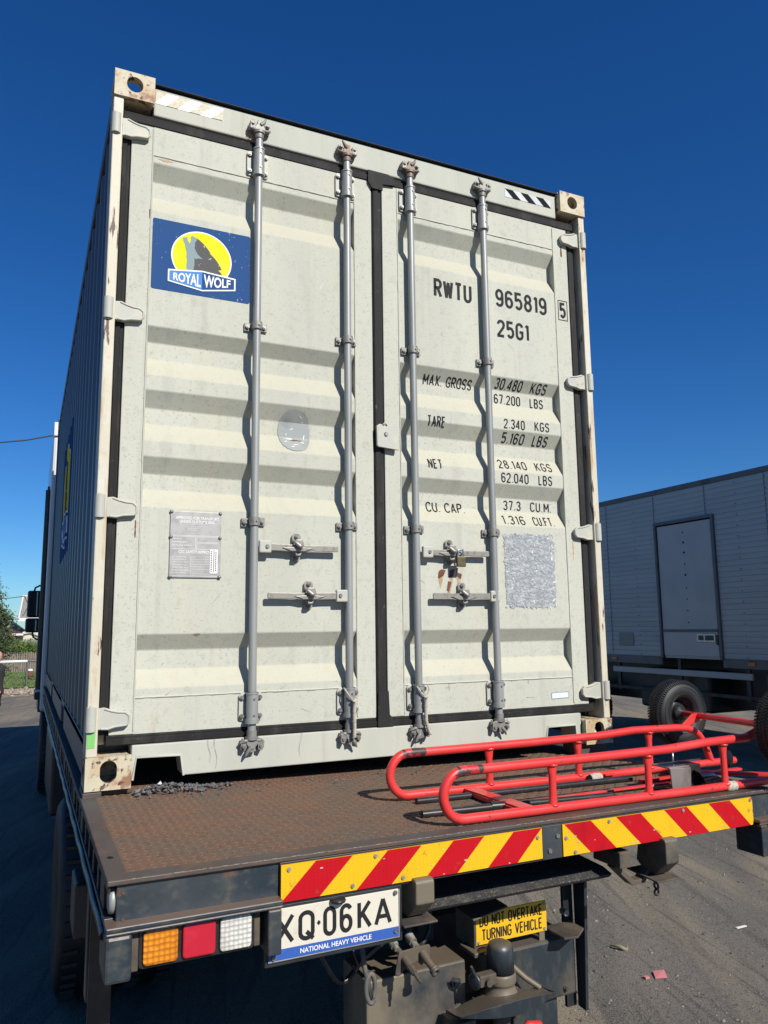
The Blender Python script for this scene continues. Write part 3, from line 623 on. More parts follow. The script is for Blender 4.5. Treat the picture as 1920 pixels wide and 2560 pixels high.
def clamp(x, z, rod):
    s = MB(); s.cyl((x, RY, z-.017), (x, RY, z+.017), .0235, 18)
    for sd in (-1, 1): s.box(*sorted((x+sd*.015, x+sd*.050)), D-.011, D-.002, z-.018+.003*sd, z+.018+.003*sd)
    s.build('rod_clamp', 'cast', rod, bevel=.002)
    for sd in (-1, 1): spawn(bolt_me, 'bolt', rod, (x+sd*.037, D-.011, z+.003*sd))
    spawn(bolt_me, 'bolt', rod, (x+.004, RY-.018, z), (0, 0, 0), (.5, .9, .5))
def cam_head(x, z, sg, rod, rusty, flip):
    """forked cam with claws and the keeper lugs it turns into; sg +1 top, -1 bottom"""
    c = MB(); y = RY
    c.cyl((x, y, z-.034*sg), (x, y, z-.002*sg), .0205, 14); c.cyl((x, y, z-.010*sg), (x, y, z+.002*sg), .026, 14)
    P = [(x-.020, z), (x+.020, z), (x+.024, z+.018*sg), (x+.012, z+.030*sg), (x+.014, z+.046*sg), (x-.010, z+.050*sg), (x-.012, z+.032*sg), (x-.024, z+.016*sg)]
    if sg < 0: P.reverse()
    c.prism(P, y-.015, y+.010)
    for s_ in (-1, 1):
        c.tube([(x+s_*.012, y-.006, z+.006*sg), (x+s_*.030, y-.012, z+.004*sg), (x+s_*.046, y-.006, z+.012*sg), (x+s_*.050, y+.006, z+.020*sg)], [.008, .0075, .006, .004], 8)
    f = -1 if flip else 1
    c.tube([(x-f*.004, y-.012, z+.03*sg), (x-f*.018, y-.016, z+.044*sg), (x-f*.026, y-.012, z+.062*sg)], [.010, .008, .004], 8)
    c.build('cam', 'castrust' if rusty else 'cast', rod, bevel=.003)
    k = MB()
    for s_ in (-1, 1):
        cx = x+s_*.034; P = [(cx-.012, z+.004*sg), (cx+.012, z+.002*sg), (cx+.014, z+.030*sg), (cx+.004, z+.046*sg), (cx-.011, z+.040*sg)]
        if sg < 0: P.reverse()
        k.prism(P, y-.010-.006*(s_ == f), .034)
        k.cyl((cx, y-.012, z+.026*sg), (cx, y-.022, z+.028*sg), .010, 8, r2=.006)
    k.box(x-.036, x+.036, .026, .034, *sorted((z-.004*sg, z+.044*sg)))
    k.build('cam_keeper', 'cast', rod, bevel=.004)
RODS = [(.620, False), (1.043, True), (1.375, True), (1.790, False)]
rods = []
for i, (x, rusty) in enumerate(RODS):
    r = MB(); r.cyl((x, RY, .150), (x, RY, 2.790), .0168, 20)
    ro = r.build('locking_rod', 'galv', cont, label=['leftmost locking rod on the left door', 'locking rod beside the centre seal with rusty top cam', 'locking rod right of the centre seal with rusty top', 'rightmost locking rod on the right door'][i])
    rods.append(ro)
    sleeve(x, 2.574, 2.700, ro, False); sleeve(x, .209, .325, ro, False)
    clamp(x, 1.870, ro); clamp(x, 1.018, ro)
    cam_head(x, 2.782, 1, ro, rusty, i % 2 == 0); cam_head(x, .142, -1, ro, False, i % 2 == 1)
# --- handles
def handle(xp, xk, xe, z, lab):
    s = 1 if xe > xp else -1; y = D-.034
    h = MB(); X = lambda t: xp+s*t; L = abs(xe-xp); k = abs(xk-xp)
    P = [(X(-.004), z-.015), (X(-.004), z+.015), (X(k-.07), z+.013), (X(k), z+.013), (X(k+.07), z+.011), (X(L-.1), z+.012), (X(L-.004), z+.013), (X(L), z+.008), (X(L), z-.010), (X(L-.004), z-.014), (X(L-.1), z-.014), (X(k+.07), z-.013), (X(k+.035), z-.018), (X(k-.035), z-.018), (X(k-.07), z-.016)]
    if s < 0: P.reverse()
    h.prism(P, y-.004, y+.004)
    h.prism([(X(k-.07), z-.002), (X(k), z+.003), (X(k+.07), z-.002), (X(k+.03), z-.016), (X(k-.03), z-.016)][::s], y-.009, y-.004)
    hb = h.build('lever_handle', 'handle', cont, bevel=.003, label=lab)
    q = MB(); q.box(*sorted((X(-.034), X(.018))), y-.011, y+.010, z-.026, z+.026); q.build('handle_hub', 'hinge', hb, bevel=.005)
    q = MB(); q.cyl((xp, y-.010, z), (xp, y-.017, z), .0095, 14, r2=.007); q.build('pivot_pin', 'bolt', hb)
    q = MB()
    st = [(xk-.019, z-.046), (xk-.012, z-.055), (xk+.006, z-.058), (xk+.019, z-.048), (xk+.021, z+.052), (xk+.013, z+.063), (xk-.005, z+.064), (xk-.018, z+.052)]
    q.prism(st, D-.014, D-.004)
    q.tube([(xk-.012, D-.014, z+.030), (xk-.014, y-.018, z+.020), (xk+.004, y-.024, z+.004), (xk+.016, y-.016, z-.002)], [.006, .008, .009, .004], 8)
    q.build('handle_retainer', 'handle', hb, bevel=.003)
    q = MB(); q.prism([(xk-.014, z+.034), (xk+.018, z+.034), (xk+.026, z+.008), (xk+.010, z-.006), (xk-.004, z-.002), (xk-.016, z+.012)], y-.018, y-.010)
    q.build('retainer_flap', 'handle', hb, bevel=.004)
    q = MB(); q.prism([(xk-.013, z-.022), (xk-.004, z-.027), (xk+.004, z-.027), (xk+.014, z-.020), (xk+.012, z-.036), (xk-.012, z-.037)], y-.014, y+.012); q.build('retainer_catch', 'bolt', hb, bevel=.003)
    for zz in (z+.050, z-.043): spawn(bolt_me, 'bolt', hb, (xk+.002, D-.014, zz))
handle(.673, .807, .991, .914, 'upper lever handle of the left door')
handle(.998, .862, .678, .712, 'lower lever handle of the left door')
handle(1.437, 1.553, 1.760, .914, 'upper lever handle of the right door, held by a padlock')
handle(1.776, 1.616, 1.454, .714, 'lower lever handle of the right door')
# centre lock plate over the seal
b = MB(); b.prism([(1.186, 1.396), (1.192, 1.388), (1.290, 1.380), (1.292, 1.386), (1.292, 1.484), (1.286, 1.492), (1.196, 1.494), (1.184, 1.484)], .014, .028)
b.tube([(1.216, .012, 1.492), (1.222, .010, 1.500), (1.236, .012, 1.492)], .005, 6); b.build('cover_plate', 'hinge', cont, bevel=.004)
b = MB(); b.cyl((1.230, .014, 1.448), (1.230, .008, 1.448), .011, 14, r2=.008); b.build('cover_bolt', 'bolt', cont)
# --- side, roof, front
def vprofile(y):
    t = ((y-.13) % .278)/.278
    if t < .26: return 0.0
    if t < .50: return (t-.26)/.24
    if t < .76: return 1.0
    return 1-(t-.76)/.24
brk = []
y = .13
while y < 5.93:
    brk += [y+.278*k for k in (0, .26, .5, .76)]; y += .278
brk = [q for q in brk if q < 5.93] + [5.93]
for sx in (1, -1):
    X = (lambda v: v) if sx > 0 else (lambda v: CW-v)
    s = MB(); n = len(brk); vs = [(X(.010+.036*vprofile(q+1e-5)), q, z) for z in (.15, 2.80) for q in brk]
    s.add(vs, [(i, i+1, n+i+1, n+i) for i in range(n-1)])
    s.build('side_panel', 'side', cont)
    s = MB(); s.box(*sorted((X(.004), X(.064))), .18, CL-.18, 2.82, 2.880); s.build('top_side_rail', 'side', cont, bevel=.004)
    s = MB(); seg = [(.18, 1.86), (2.22, 3.84), (4.20, CL-.18)]
    for a, c in seg: s.box(*sorted((X(.006), X(.046))), a, c, .020, .160)
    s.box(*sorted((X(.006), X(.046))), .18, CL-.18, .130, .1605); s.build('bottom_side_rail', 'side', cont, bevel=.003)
    s = MB()
    for q in range(21): s.box(*sorted((X(.012), X(.03))), .2+q*.278, .2+q*.278+.035, 2.805, 2.8195)
    if sx > 0: s.build('side_vent', 'black', cont)
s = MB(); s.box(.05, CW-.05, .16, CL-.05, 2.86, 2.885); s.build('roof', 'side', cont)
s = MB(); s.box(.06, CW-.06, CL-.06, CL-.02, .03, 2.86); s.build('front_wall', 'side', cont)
s = MB(); s.box(.05, CW-.05, .16, CL-.05, .13, .15); s.build('floor', 'black', cont)
for i in range(3):
    s = MB(); s.box(.05, CW-.05, .5+i*2, .62+i*2, .03, .129); s.build('cross_member', 'black', cont)
# --- stickers and writing
def decal(mb, name, mats, eps=.0012, par=None, label=None, drape=True):
    me = bpy.data.meshes.new(name); me.from_pydata(mb.v, [], mb.f)
    for q in mats: me.materials.append(M[q])
    me.polygons.foreach_set('material_index', mb.m)
    if drape:
        cutlines(me, ZB, 2)
    for v in me.vertices:
        v.co.y = D + (prof(v.co.z) if drape else 0) - eps - v.co.y
    # face the viewer (-y)
    bm = bmesh.new(); bm.from_mesh(me)
    for f in bm.faces:
        f.normal_update()
        if f.normal.y > 0: f.normal_flip()
    bm.to_mesh(me); bm.free()
    return link(name, me, par or cont, label)
def poly(mb, pts, y=0, mi=0): mb.add([(a, y, c) for a, c in pts], [tuple(range(len(pts)))], mi)
LETTER = [('RWTU', 1.512, 1.728, 2.174, 2.272, 0.02), ('965819', 1.869, 2.188, 2.187, 2.283, 0.02), ('25G1', 1.873, 2.068, 2.025, 2.118, 0.02), ('MAX. GROSS', 1.462, 1.734, 1.735, 1.785, 0.015), ('30.480', 1.865, 2.028, 1.761, 1.81, 0.015), ('KGS', 2.082, 2.179, 1.761, 1.81, 0.015), ('67.200', 1.867, 2.026, 1.686, 1.737, 0.015), ('LBS', 2.085, 2.168, 1.686, 1.737, 0.015), ('TARE', 1.462, 1.56, 1.521, 1.573, 0.015), ('2.340', 1.893, 2.019, 1.55, 1.6, 0.015), ('KGS', 2.079, 2.17, 1.553, 1.602, 0.015), ('5.160', 1.893, 2.027, 1.482, 1.532, 0.015), ('LBS', 2.08, 2.171, 1.482, 1.532, 0.015), ('NET', 1.462, 1.54, 1.315, 1.365, 0.015), ('28.140', 1.862, 2.032, 1.346, 1.395, 0.015), ('KGS', 2.087, 2.188, 1.348, 1.397, 0.015), ('62.040', 1.867, 2.029, 1.274, 1.324, 0.015), ('LBS', 2.089, 2.173, 1.274, 1.324, 0.015), ('CU. CAP.', 1.464, 1.673, 1.111, 1.161, 0.015), ('37.3', 1.9, 2.004, 1.143, 1.192, 0.015), ('CU.M.', 2.062, 2.191, 1.143, 1.192, 0.015), ('1.316', 1.874, 2.007, 1.067, 1.115, 0.015), ('CU.FT.', 2.057, 2.183, 1.067, 1.115, 0.015)]
for t, x0, x1, z0, z1, bo in LETTER:
    q = MB(); stroke_text(q, t, x0, x1, z0, z1, .15 if bo > .016 else .125, .30 if len(t) < 7 else .26)
    for i in range(len(q.v)): q.v[i] = (q.v[i][0], -q.v[i][1], q.v[i][2])
    decal(q, 'lettering', ['ink'], .0014)
q = MB(); stroke_text(q, '5', 2.272, 2.312, 2.190, 2.276, .15)
for a, c, e, f in ((2.262, 2.323, 2.285, 2.288), (2.262, 2.323, 2.177, 2.180), (2.262, 2.265, 2.180, 2.285), (2.320, 2.323, 2.180, 2.285)): poly(q, [(a, e), (c, e), (c, f), (a, f)])
decal(q, 'lettering', ['ink'], .0030, drape=False)
# logo
def logo(put, name, label, sc=1):
    """put(list of (x,z,layer) faces) – coordinates as on the door"""
    F = []
    def P(pts, ly, mi): F.append((pts, ly, mi))
    r = .006; rect = []
    for cx, cz, a0 in ((.585, 2.281, 0), (.185, 2.281, 90), (.185, 1.985, 180), (.585, 1.985, 270)):
        for k in range(5): a = math.radians(a0+k*22.5); rect.append((cx+.008*math.cos(a), cz+.008*math.sin(a)))
    P(rect, 0, 0)
    el = lambda R: [(.3835+.1285*R*math.cos(2*math.pi*i/48), 2.1445+.1215*R*math.sin(2*math.pi*i/48)) for i in range(48)]
    P(el(1.0), 1, 2); P(el(.955), 2, 1)
    P([(.357, 2.233), (.371, 2.227), (.386, 2.215), (.395, 2.207), (.402, 2.199), (.414, 2.186), (.42, 2.172), (.427, 2.166), (.442, 2.152), (.454, 2.136), (.463, 2.122), (.469, 2.109), (.453, 2.105), (.464, 2.097), (.474, 2.081), (.386, 2.080), (.346, 2.080), (.353, 2.11), (.351, 2.137), (.352, 2.174), (.35, 2.198)], 3, 4)
    P([(.302, 2.225), (.324, 2.229), (.32, 2.219), (.33, 2.203), (.336, 2.22), (.334, 2.235), (.342, 2.239), (.354, 2.236), (.361, 2.225), (.353, 2.211), (.351, 2.186), (.364, 2.161), (.377, 2.15), (.388, 2.143), (.367, 2.142), (.358, 2.137), (.349, 2.141), (.353, 2.11), (.345, 2.078), (.321, 2.076), (.319, 2.103), (.321, 2.128), (.318, 2.142), (.319, 2.158), (.314, 2.178), (.311, 2.196), (.303, 2.213)], 4, 3)
    P([(.244, 2.072), (.386, 2.090), (.530, 2.079), (.530, 2.024), (.388, 1.998), (.244, 2.019)], 5, 2)
    P([(.250, 2.066), (.386, 2.084), (.386, 2.004), (.250, 2.024)], 6, 5)
    P([(.386, 2.084), (.524, 2.073), (.524, 2.029), (.386, 2.004)], 6, 0)
    def quadmap(q): return lambda u, w: ((q[0][0]*(1-u)+q[1][0]*u)*(1-w)+(q[3][0]*(1-u)+q[2][0]*u)*w, 0, (q[0][1]*(1-u)+q[1][1]*u)*(1-w)+(q[3][1]*(1-u)+q[2][1]*u)*w)
    for t, q in (('ROYAL', [(.266, 2.028), (.381, 2.012), (.381, 2.073), (.266, 2.059)]), ('WOLF', [(.393, 2.014), (.508, 2.034), (.508, 2.068), (.393, 2.075)])):
        m_ = MB(); text_fit(m_, t, 0, 1, 0, 1, 0, 0, .022, 1.0, quadmap(q))
        for f in m_.f: F.append(([(m_.v[i][0], m_.v[i][2]) for i in f], 7, 2))
    put(F)
LM = ['lnavy', 'lyellow', 'white', 'lgrey', 'ldark', 'lblue']
def put_door(F):
    q = MB()
    for pts, ly, mi in F: poly(q, pts, .0005*ly, mi)
    decal(q, 'logo_sticker', LM, .0015, label='navy sticker with a yellow moon and howling wolf', drape=False)
logo(put_door, 'logo_sticker', '')
def put_side(F):
    q = MB(); S = 3.05
    for pts, ly, mi in F:
        # text reads from rear (near) to front on this side is mirrored: x of sticker runs from far to near
        q.add([(.0+ly*.0008, 3.80-(a-.177)*S, 1.12+(c-1.977)*S) for a, c in pts], [tuple(range(len(pts)))], mi)
    me = bpy.data.meshes.new('side_logo'); me.from_pydata(q.v, [], q.f)
    for k in LM: me.materials.append(M[k])
    me.polygons.foreach_set('material_index', q.m); cutlines(me, brk, 1)
    for v in me.vertices: v.co.x = .010+.036*vprofile(v.co.y+1e-5)-.0015-v.co.x
    link('side_logo', me, cont, 'large wolf logo across the ribs of the left side')
logo(put_side, 'side_logo', '')
# hazard tapes
def slashed(x0, x1, z0, z1, pitch, fr, lean, mA, mB, name):
    q = MB(); poly(q, [(x0, z0), (x1, z0), (x1, z1), (x0, z1)], 0, 0)
    x = x0-lean+.0
    h = z1-z0
    while x < x1:
        P = [(x, z0), (x+pitch*fr, z0), (x+pitch*fr+lean, z1), (x+lean, z1)]
        bm_ = [(max(x0, min(x1, a)), c) for a, c in P]
        # clip properly
        def clip(P, xx, keep):
            out = []
            for i in range(len(P)):
                a = P[i]; c = P[(i+1) % len(P)]; ia = keep(a[0]); ic = keep(c[0])
                if ia: out.append(a)
                if ia != ic: t = (xx-a[0])/(c[0]-a[0]); out.append((xx, a[1]+t*(c[1]-a[1])))
            return out
        P = clip(P, x0, lambda v: v >= x0-1e-9)
        if P: P = clip(P, x1, lambda v: v <= x1+1e-9)
        if len(P) > 2: poly(q, P, .0006, 1)
        x += pitch
    return q
q = slashed(.170, .460, 2.806, 2.862, .098, .5, .055, 0, 1, '')
for v_i in range(len(q.v)): q.v[v_i] = (q.v[v_i][0], q.v[v_i][1]+D-.035-.0+.0005, q.v[v_i][2])
decal(q, 'hazard_tape', ['hazw', 'hazfade'], .001, drape=False, label='peeling silver hazard tape at the top left of the header')
q = slashed(1.945, 2.238, 2.800, 2.846, .098, .5, -.050, 0, 1, '')
for v_i in range(len(q.v)): q.v[v_i] = (q.v[v_i][0], q.v[v_i][1]+D-.035-.0+.0005, q.v[v_i][2])
decal(q, 'hazard_tape', ['hazw', 'hazb'], .001, drape=False, label='black and white hazard tape at the top right of the header')
# silver patch, resin patch, small white label
def blob(cx, cz, rx, rz, n=40, wob=.04, p=2.0):
    o = []
    for i in range(n):
        a = 2*math.pi*i/n; c, s_ = math.cos(a), math.sin(a); k = (abs(c)**p+abs(s_)**p)**(-1/p)*(1+random.uniform(-wob, wob)); o.append((cx+c*rx*k, cz+s_*rz*k))
    return o
q = MB(); poly(q, blob(2.018, .842, .148, .178, 160, .018, 9)); wp = decal(q, 'wiped_patch', ['silverpatch'], .0018, label='shiny smeared rectangular patch right of the handles')
random.seed(17); q = MB()
for k in range(900):
    x = 2.018+random.uniform(-.150, .150); z = .842+random.uniform(-.182, .182); a = math.radians(random.gauss(150 if x < 2.1 else 60, 28)); L_ = random.uniform(.004, .013); w_ = random.uniform(.0009, .0030); cv = random.uniform(-.003, .003); ca, sa = math.cos(a), math.sin(a)
    up = []; dn = []
    for t_ in (-1, -.5, 0, .5, 1):
        px_ = x+ca*L_*t_-sa*cv*(1-t_*t_); pz_ = z+sa*L_*t_+ca*cv*(1-t_*t_); hw = w_*(1-t_*t_)+.0002; up.append((px_-sa*hw, pz_+ca*hw)); dn.append((px_+sa*hw, pz_-ca*hw))
    poly(q, up+dn[::-1], .0001+.0000012*k, random.choice([0, 0, 1, 1, 1, 2, 2] + ([3] if (k % 6 == 0 or x > 2.13) else [])))
decal(q, 'smear_marks', ['smear_light', 'smear_mid', 'smear_dark', 'smear_glint_white'], .0022, wp, drape=False)
q = MB(); poly(q, blob(.812, 1.435, .073, .092, 60, .02, 2.4)); decal(q, 'wiped_patch', ['glossy'], .003, label='round glossy patch on the left door')
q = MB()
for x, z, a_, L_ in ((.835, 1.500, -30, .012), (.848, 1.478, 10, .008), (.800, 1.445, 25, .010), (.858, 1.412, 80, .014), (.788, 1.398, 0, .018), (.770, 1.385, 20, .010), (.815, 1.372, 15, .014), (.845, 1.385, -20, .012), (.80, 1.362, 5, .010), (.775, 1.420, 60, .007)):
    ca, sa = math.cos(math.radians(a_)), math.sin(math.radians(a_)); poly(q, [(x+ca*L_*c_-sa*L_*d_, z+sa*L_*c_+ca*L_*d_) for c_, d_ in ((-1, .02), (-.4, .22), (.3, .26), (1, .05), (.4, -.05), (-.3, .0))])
decal(q, 'glint_mark', ['smear_glint_white'], .0042)  # white crescents painted as highlights on the glossy patch
q = MB(); poly(q, blob(.815, 1.395, .030, .003, 14, .3)); decal(q, 'rust_mark', ['rust'], .004)
q = MB(); poly(q, [(2.112, .220), (2.216, .222), (2.216, .254), (2.112, .252)], 0, 0); poly(q, [(2.116, .224), (2.212, .226), (2.212, .250), (2.116, .248)], .0004, 1); decal(q, 'blank_label', ['lgrey', 'white'], .001, drape=False)
for P in ([(1.499, .8), (1.505, .831), (1.518, .839), (1.541, .836), (1.531, .812), (1.508, .796)], [(1.558, .801), (1.563, .836), (1.59, .842), (1.582, .813), (1.571, .797)], [(1.603, .806), (1.598, .845), (1.609, .849), (1.605, .825), (1.628, .818), (1.621, .794)], [(1.544, .742), (1.553, .785), (1.571, .781), (1.565, .762), (1.556, .734)]):
    q = MB(); cx = sum(a for a, c in P)/len(P); lo = min(c for a, c in P); wd = max(a for a, c in P)-min(a for a, c in P)
    poly(q, [(cx-wd*.4, lo+.03), (cx-wd*.30, lo-.02), (cx-wd*.1, lo-.045), (cx+wd*.1, lo-.02), (cx+wd*.42, lo+.03)], 0, 1); poly(q, P, .0005, 0)
    decal(q, 'rust_mark', ['rust', 'ruststain'], .0008, drape=False)
for x, z, w, h in ((.588, 2.772, .022, .05), (.598, 2.84, .010, .03), (1.018, 2.772, .014, .03), (1.012, 2.82, .016, .03), (1.352, 2.80, .010, .02), (1.772, 2.84, .008, .02)):
    q = MB(); poly(q, blob(x, z, w, h/2, 18, .2)); 
    for i in range(len(q.v)): q.v[i] = (q.v[i][0], .0102, q.v[i][2])
    decal(q, 'rust_mark', ['ruststain'], .001, drape=False)
random.seed(31)
for k in range(26):
    x = random.choice([random.uniform(.20, 1.06), random.uniform(1.34, 2.2)]); z = random.choice([random.uniform(.22, .33), random.uniform(.60, 1.03), random.uniform(1.85, 2.28)]); L_ = random.uniform(.008, .06); a = random.uniform(-.6, 1.9)
    q = MB(); ca, sa = math.cos(a), math.sin(a); w_ = random.uniform(.0005, .0011)
    poly(q, [(x-sa*w_, z+ca*w_), (x+ca*L_, z+sa*L_), (x+sa*w_, z-ca*w_), (x-ca*.002, z-sa*.002)]); decal(q, 'scratch', ['ldark' if k % 3 else 'white'], .0008)
for x, z, L_ in ((.455, .148, .085), (.480, .148, .11), (.62, .148, .07), (.83, .148, .09), (1.34, .148, .08), (1.365, .148, .10), (1.85, .148, .05)):
    q = MB(); n_ = 9; Lp = []; Rp = []
    for i in range(n_+1): t_ = i/n_; xx = x+.006*math.sin(t_*5+x*9); w_ = .0028*(1-t_*.6); Lp.append((xx-w_, z-L_*t_)); Rp.append((xx+w_, z-L_*t_))
    poly(q, Lp+Rp[::-1])
    for i in range(len(q.v)): q.v[i] = (q.v[i][0], D-.0318, q.v[i][2])
    me_ = decal(q, 'water_streak', ['streak'], .0, drape=False)
    for v in me_.data.vertices: v.co.y = .0312
for x, z, L_, w_ in ((.164, 1.795, .16, .003), (.1655, .50, .10, .003), (.163, 2.40, .12, .003), (1.094, 1.70, .22, .0028), (1.094, .95, .12, .003), (2.30, 2.60, .14, .006), (2.29, 1.80, .16, .004), (2.285, 1.00, .10, .004), (.150, 1.005, .07, .004), (.148, 1.80, .09, .004), (.22, 2.565, .012, .03), (1.545, .318, .03, .003), (1.98, .318, .018, .002), (.40, .562, .010, .012)):
    q = MB(); n_ = 8; Lp = []; Rp = []
    for i in range(n_+1): t_ = i/n_; hw = w_*(.35+.65*math.sin(math.pi*min(1, t_*.9+.1)))*random.uniform(.5, 1.2); Lp.append((x-hw, z-L_*t_)); Rp.append((x+hw, z-L_*t_))
    poly(q, Lp+Rp[::-1]); decal(q, 'rust_mark', ['rust' if random.random() < .35 else 'ruststain'], .0012)
# data plate
b = MB(); X0, X1, Z0, Z1, zm = .283, .487, .782, 1.050, .945
out = [(X0, Z0), (X1, Z0), (X1, zm-.010), (X1-.004, zm), (X1, zm+.010), (X1, Z1), (X0, Z1), (X0, zm+.010), (X0+.004, zm), (X0, zm-.010)]
b.prism(out, D-.006, D-.002); dp = b.build('data_plate', 'data', cont, bevel=.0015, label='riveted aluminium data plate on the left door')
q = MB()
def line(a, c, e, f): poly(q, [(a, e), (c, e), (c, f), (a, f)])
text_fit(q, 'APPROVED FOR TRANSPORT', .303, .478, 1.017, 1.029, 0, 0, .02); text_fit(q, 'UNDER CUSTOMS SEAL', .319, .462, 1.002, 1.014, 0, 0, .02)
text_fit(q, 'CSC SAFETY APPROVAL', .318, .462, .880, .892, 0, 0, .02)
text_fit(q, 'TYPE', .296, .304, .974, .978, 0); text_fit(q, 'MANUFACTURERS NO.', .350, .400, .979, .984, 0, 0, .01); text_fit(q, 'OF THE CONTAINER', .350, .394, .971, .976, 0, 0, .01)
for i, t in enumerate(['DATE MANUFACTURED', 'IDENTIFICATION NO.', 'MAXIMUM GROSS WEIGHT', 'ALLOW. STACK. WT. 1.8G', 'RACKING TEST LOAD', 'END LOAD', 'END WALL STRENGTH']):
    text_fit(q, t, .293, .350+.004*(i % 3), .862-.0105*i, .8675-.0105*i, 0, 0, .01)
for i in range(3): text_fit(q, ['SIDE WALL STRENGTH', 'OWNER', 'NAME AND ADDRESS'][i] if i else 'OWNED BY', .294, .330+.02*i, .935-.013*i, .941-.013*i, 0, 0, .01)
for a, c, e, f in ((.292, .478, .951, .9525), (.292, .478, .947, .9485), (.292, .478, .8965, .898), (.384, .3855, .898, .947), (.389, .3905, .898, .947), (.390, .478, .925, .9265), (.390, .478, .921, .9225), (.366, .450, .866, .867), (.366, .450, .856, .857), (.366, .450, .846, .847), (.366, .450, .836, .837), (.366, .367, .826, .867), (.366, .450, .826, .827), (.366, .450, .816, .817), (.366, .450, .797, .798), (.366, .367, .797, .817), (.292, .478, .788, .7895), (.340, .438, .988, .9888), (.340, .438, .997, .9978)): line(a, c, e, f)
pl = decal(q, 'plate_print', ['white'], .0066, dp, drape=False)
b = MB(); b.prism([(.443, .800), (.475, .800), (.475, .897), (.443, .897)], D-.0085, D-.0065); st = b.build('inspection_label', 'white', dp)
q = MB()
for i in range(12): line(.447, .452, .808+i*.0072, .811+i*.0072)
for i in range(22): line(.458, .461, .808+i*.004, .8105+i*.004)
for i in range(9): line(.466, .469, .810+i*.009, .816+i*.009)
decal(q, 'plate_print', ['ink'], .0092, dp, drape=False)
riv = MB(); riv.lathe((0, 0, 0), (0, -1, 0), [(.0075, 0), (.007, .003), (.004, .0055), (.0001, .0062)], 12); riv_me = mesh_only(riv, 'rivet', 'bolt')
for x in (X0+.004, X1-.004):
    for z in (Z0+.004, zm, Z1-.004): spawn(riv_me, 'rivet', dp, (x, D-.005, z))

# ---------------- padlock, ropes
t = thing('padlock', (1.592, D-.05, .856), 'small dull brass padlock hanging from the upper handle of the right door', 'padlock')
b = MB(); b.box(1.570, 1.617, D-.062, D-.046, .848, .896); b.build('padlock_body', 'brass', t, bevel=.004)
b = MB(); b.tube([(1.578+.030*(.5-.5*math.cos(a))+0, D-.054, .893+.034*min(1, math.sin(a)*1.6)) for a in [math.pi*i/14 for i in range(15)]], .0042, 8); b.build('shackle', 'chrome', t)
def rope(x, lab, drop):
    b = MB()
    def strand(pts, ph, r, tw):
        P = [Vector(p) for p in pts]; out = []
        # resample
        L = [0]
        for i in range(1, len(P)): L.append(L[-1]+(P[i]-P[i-1]).length)
        n = int(L[-1]/.004)
        for k in range(n+1):
            s = L[-1]*k/n; i = max(j for j in range(len(L)) if L[j] <= s+1e-9); i = min(i, len(P)-2); f = (s-L[i])/(L[i+1]-L[i])
            p = P[i].lerp(P[i+1], f); tt = (P[i+1]-P[i]).normalized(); u = Vector((0, -1, 0)); w = tt.cross(u).normalized()
            a = ph+s*tw; out.append(p+u*math.cos(a)*r+w*math.sin(a)*r)
        return out
    z0 = .326; y = RY-.030
    loop = [(x-.030, RY-.004, z0-.002), (x-.026, y, z0-.020), (x-.014, y-.004, z0-.040), (x, y-.006, z0-.052)]
    loop2 = [(x+.030, RY-.004, z0-.002), (x+.027, y, z0-.022), (x+.016, y-.004, z0-.040), (x+.002, y-.008, z0-.052)]
    tail = [(x, y-.008, z0-.046), (x+.004, y-.012, z0-.056), (x+.001, y-.010, z0-.10), (x+.003, y-.008, z0-.16), (x+.002+drop*.02, y-.006, z0-.205-drop*.01)]
    for L_ in (loop, loop2):
        for k in range(2): b.tube(strand(L_, k*math.pi, .0022, 420), .0026, 6)
    for k in range(3): b.tube(strand(tail, k*2.1, .0046, 190), .0042, 6)
    b.tube([(x-.006, y-.010, z0-.052), (x, y-.018, z0-.056), (x+.008, y-.012, z0-.052)], .006, 8)
    b.build('rope', 'rope', label=lab, cat='rope', group='ropes tied to the locking rods')
rope(1.046, 'thin white rope tied round the locking rod left of the centre seal', 0)
rope(1.385, 'thin white rope tied round the locking rod right of the centre seal', 1)

# ================================================================ FLATBED TRUCK
truck = thing('flatbed_truck', (1.2, 3, GZ), 'black flatbed truck with rusty tread-plate deck carrying the container', 'truck')
def TR(v):   # rear end in its own slightly skewed frame: x across, y = depth behind the rear face, z
    x, y, z = v; k = 1 if y < 2 else 0
    return (x, y-1.015+.05*x*k, z-.016*(x-.43))
def tb(mb, name, mats, par=None, bevel=.002, label=None, kind=None): return mb.build(name, mats, par or truck, bevel=bevel, label=label, fn=TR, kind=kind)
DW = 2.45
# deck plate, edge bars
b = MB(); b.box(.040, 2.405, .060, 7.30, -.040, -.031); deck = tb(b, 'deck_plate', 'deck', bevel=0)
random.seed(11)
b = MB(); px = .0275; py = .0275
ix = 0; yy = .075
while yy < 1.30:
    xx = .052; 
    while xx < 2.395:
        k = (ix+int(round((xx-.052)/px))) % 2; a = math.radians(45 if k else -45)+math.radians(12)
        L_ = .0145; w = .0036; ca, sa = math.cos(a), math.sin(a); h = .0018
        base = [(xx+ca*L_, yy+sa*L_), (xx-sa*w, yy+ca*w), (xx-ca*L_, yy-sa*L_), (xx+sa*w, yy-ca*w)]
        top = [(xx+ca*L_*.7, yy+sa*L_*.7), (xx-sa*w*.45, yy+ca*w*.45), (xx-ca*L_*.7, yy-sa*L_*.7), (xx+sa*w*.45, yy-ca*w*.45)]
        b.add([(p[0], p[1], -.031) for p in base]+[(p[0], p[1], -.031+h) for p in top], [(0, 1, 5, 4), (1, 2, 6, 5), (2, 3, 7, 6), (3, 0, 4, 7), (4, 5, 6, 7)])
        xx += px
    yy += py; ix += 1
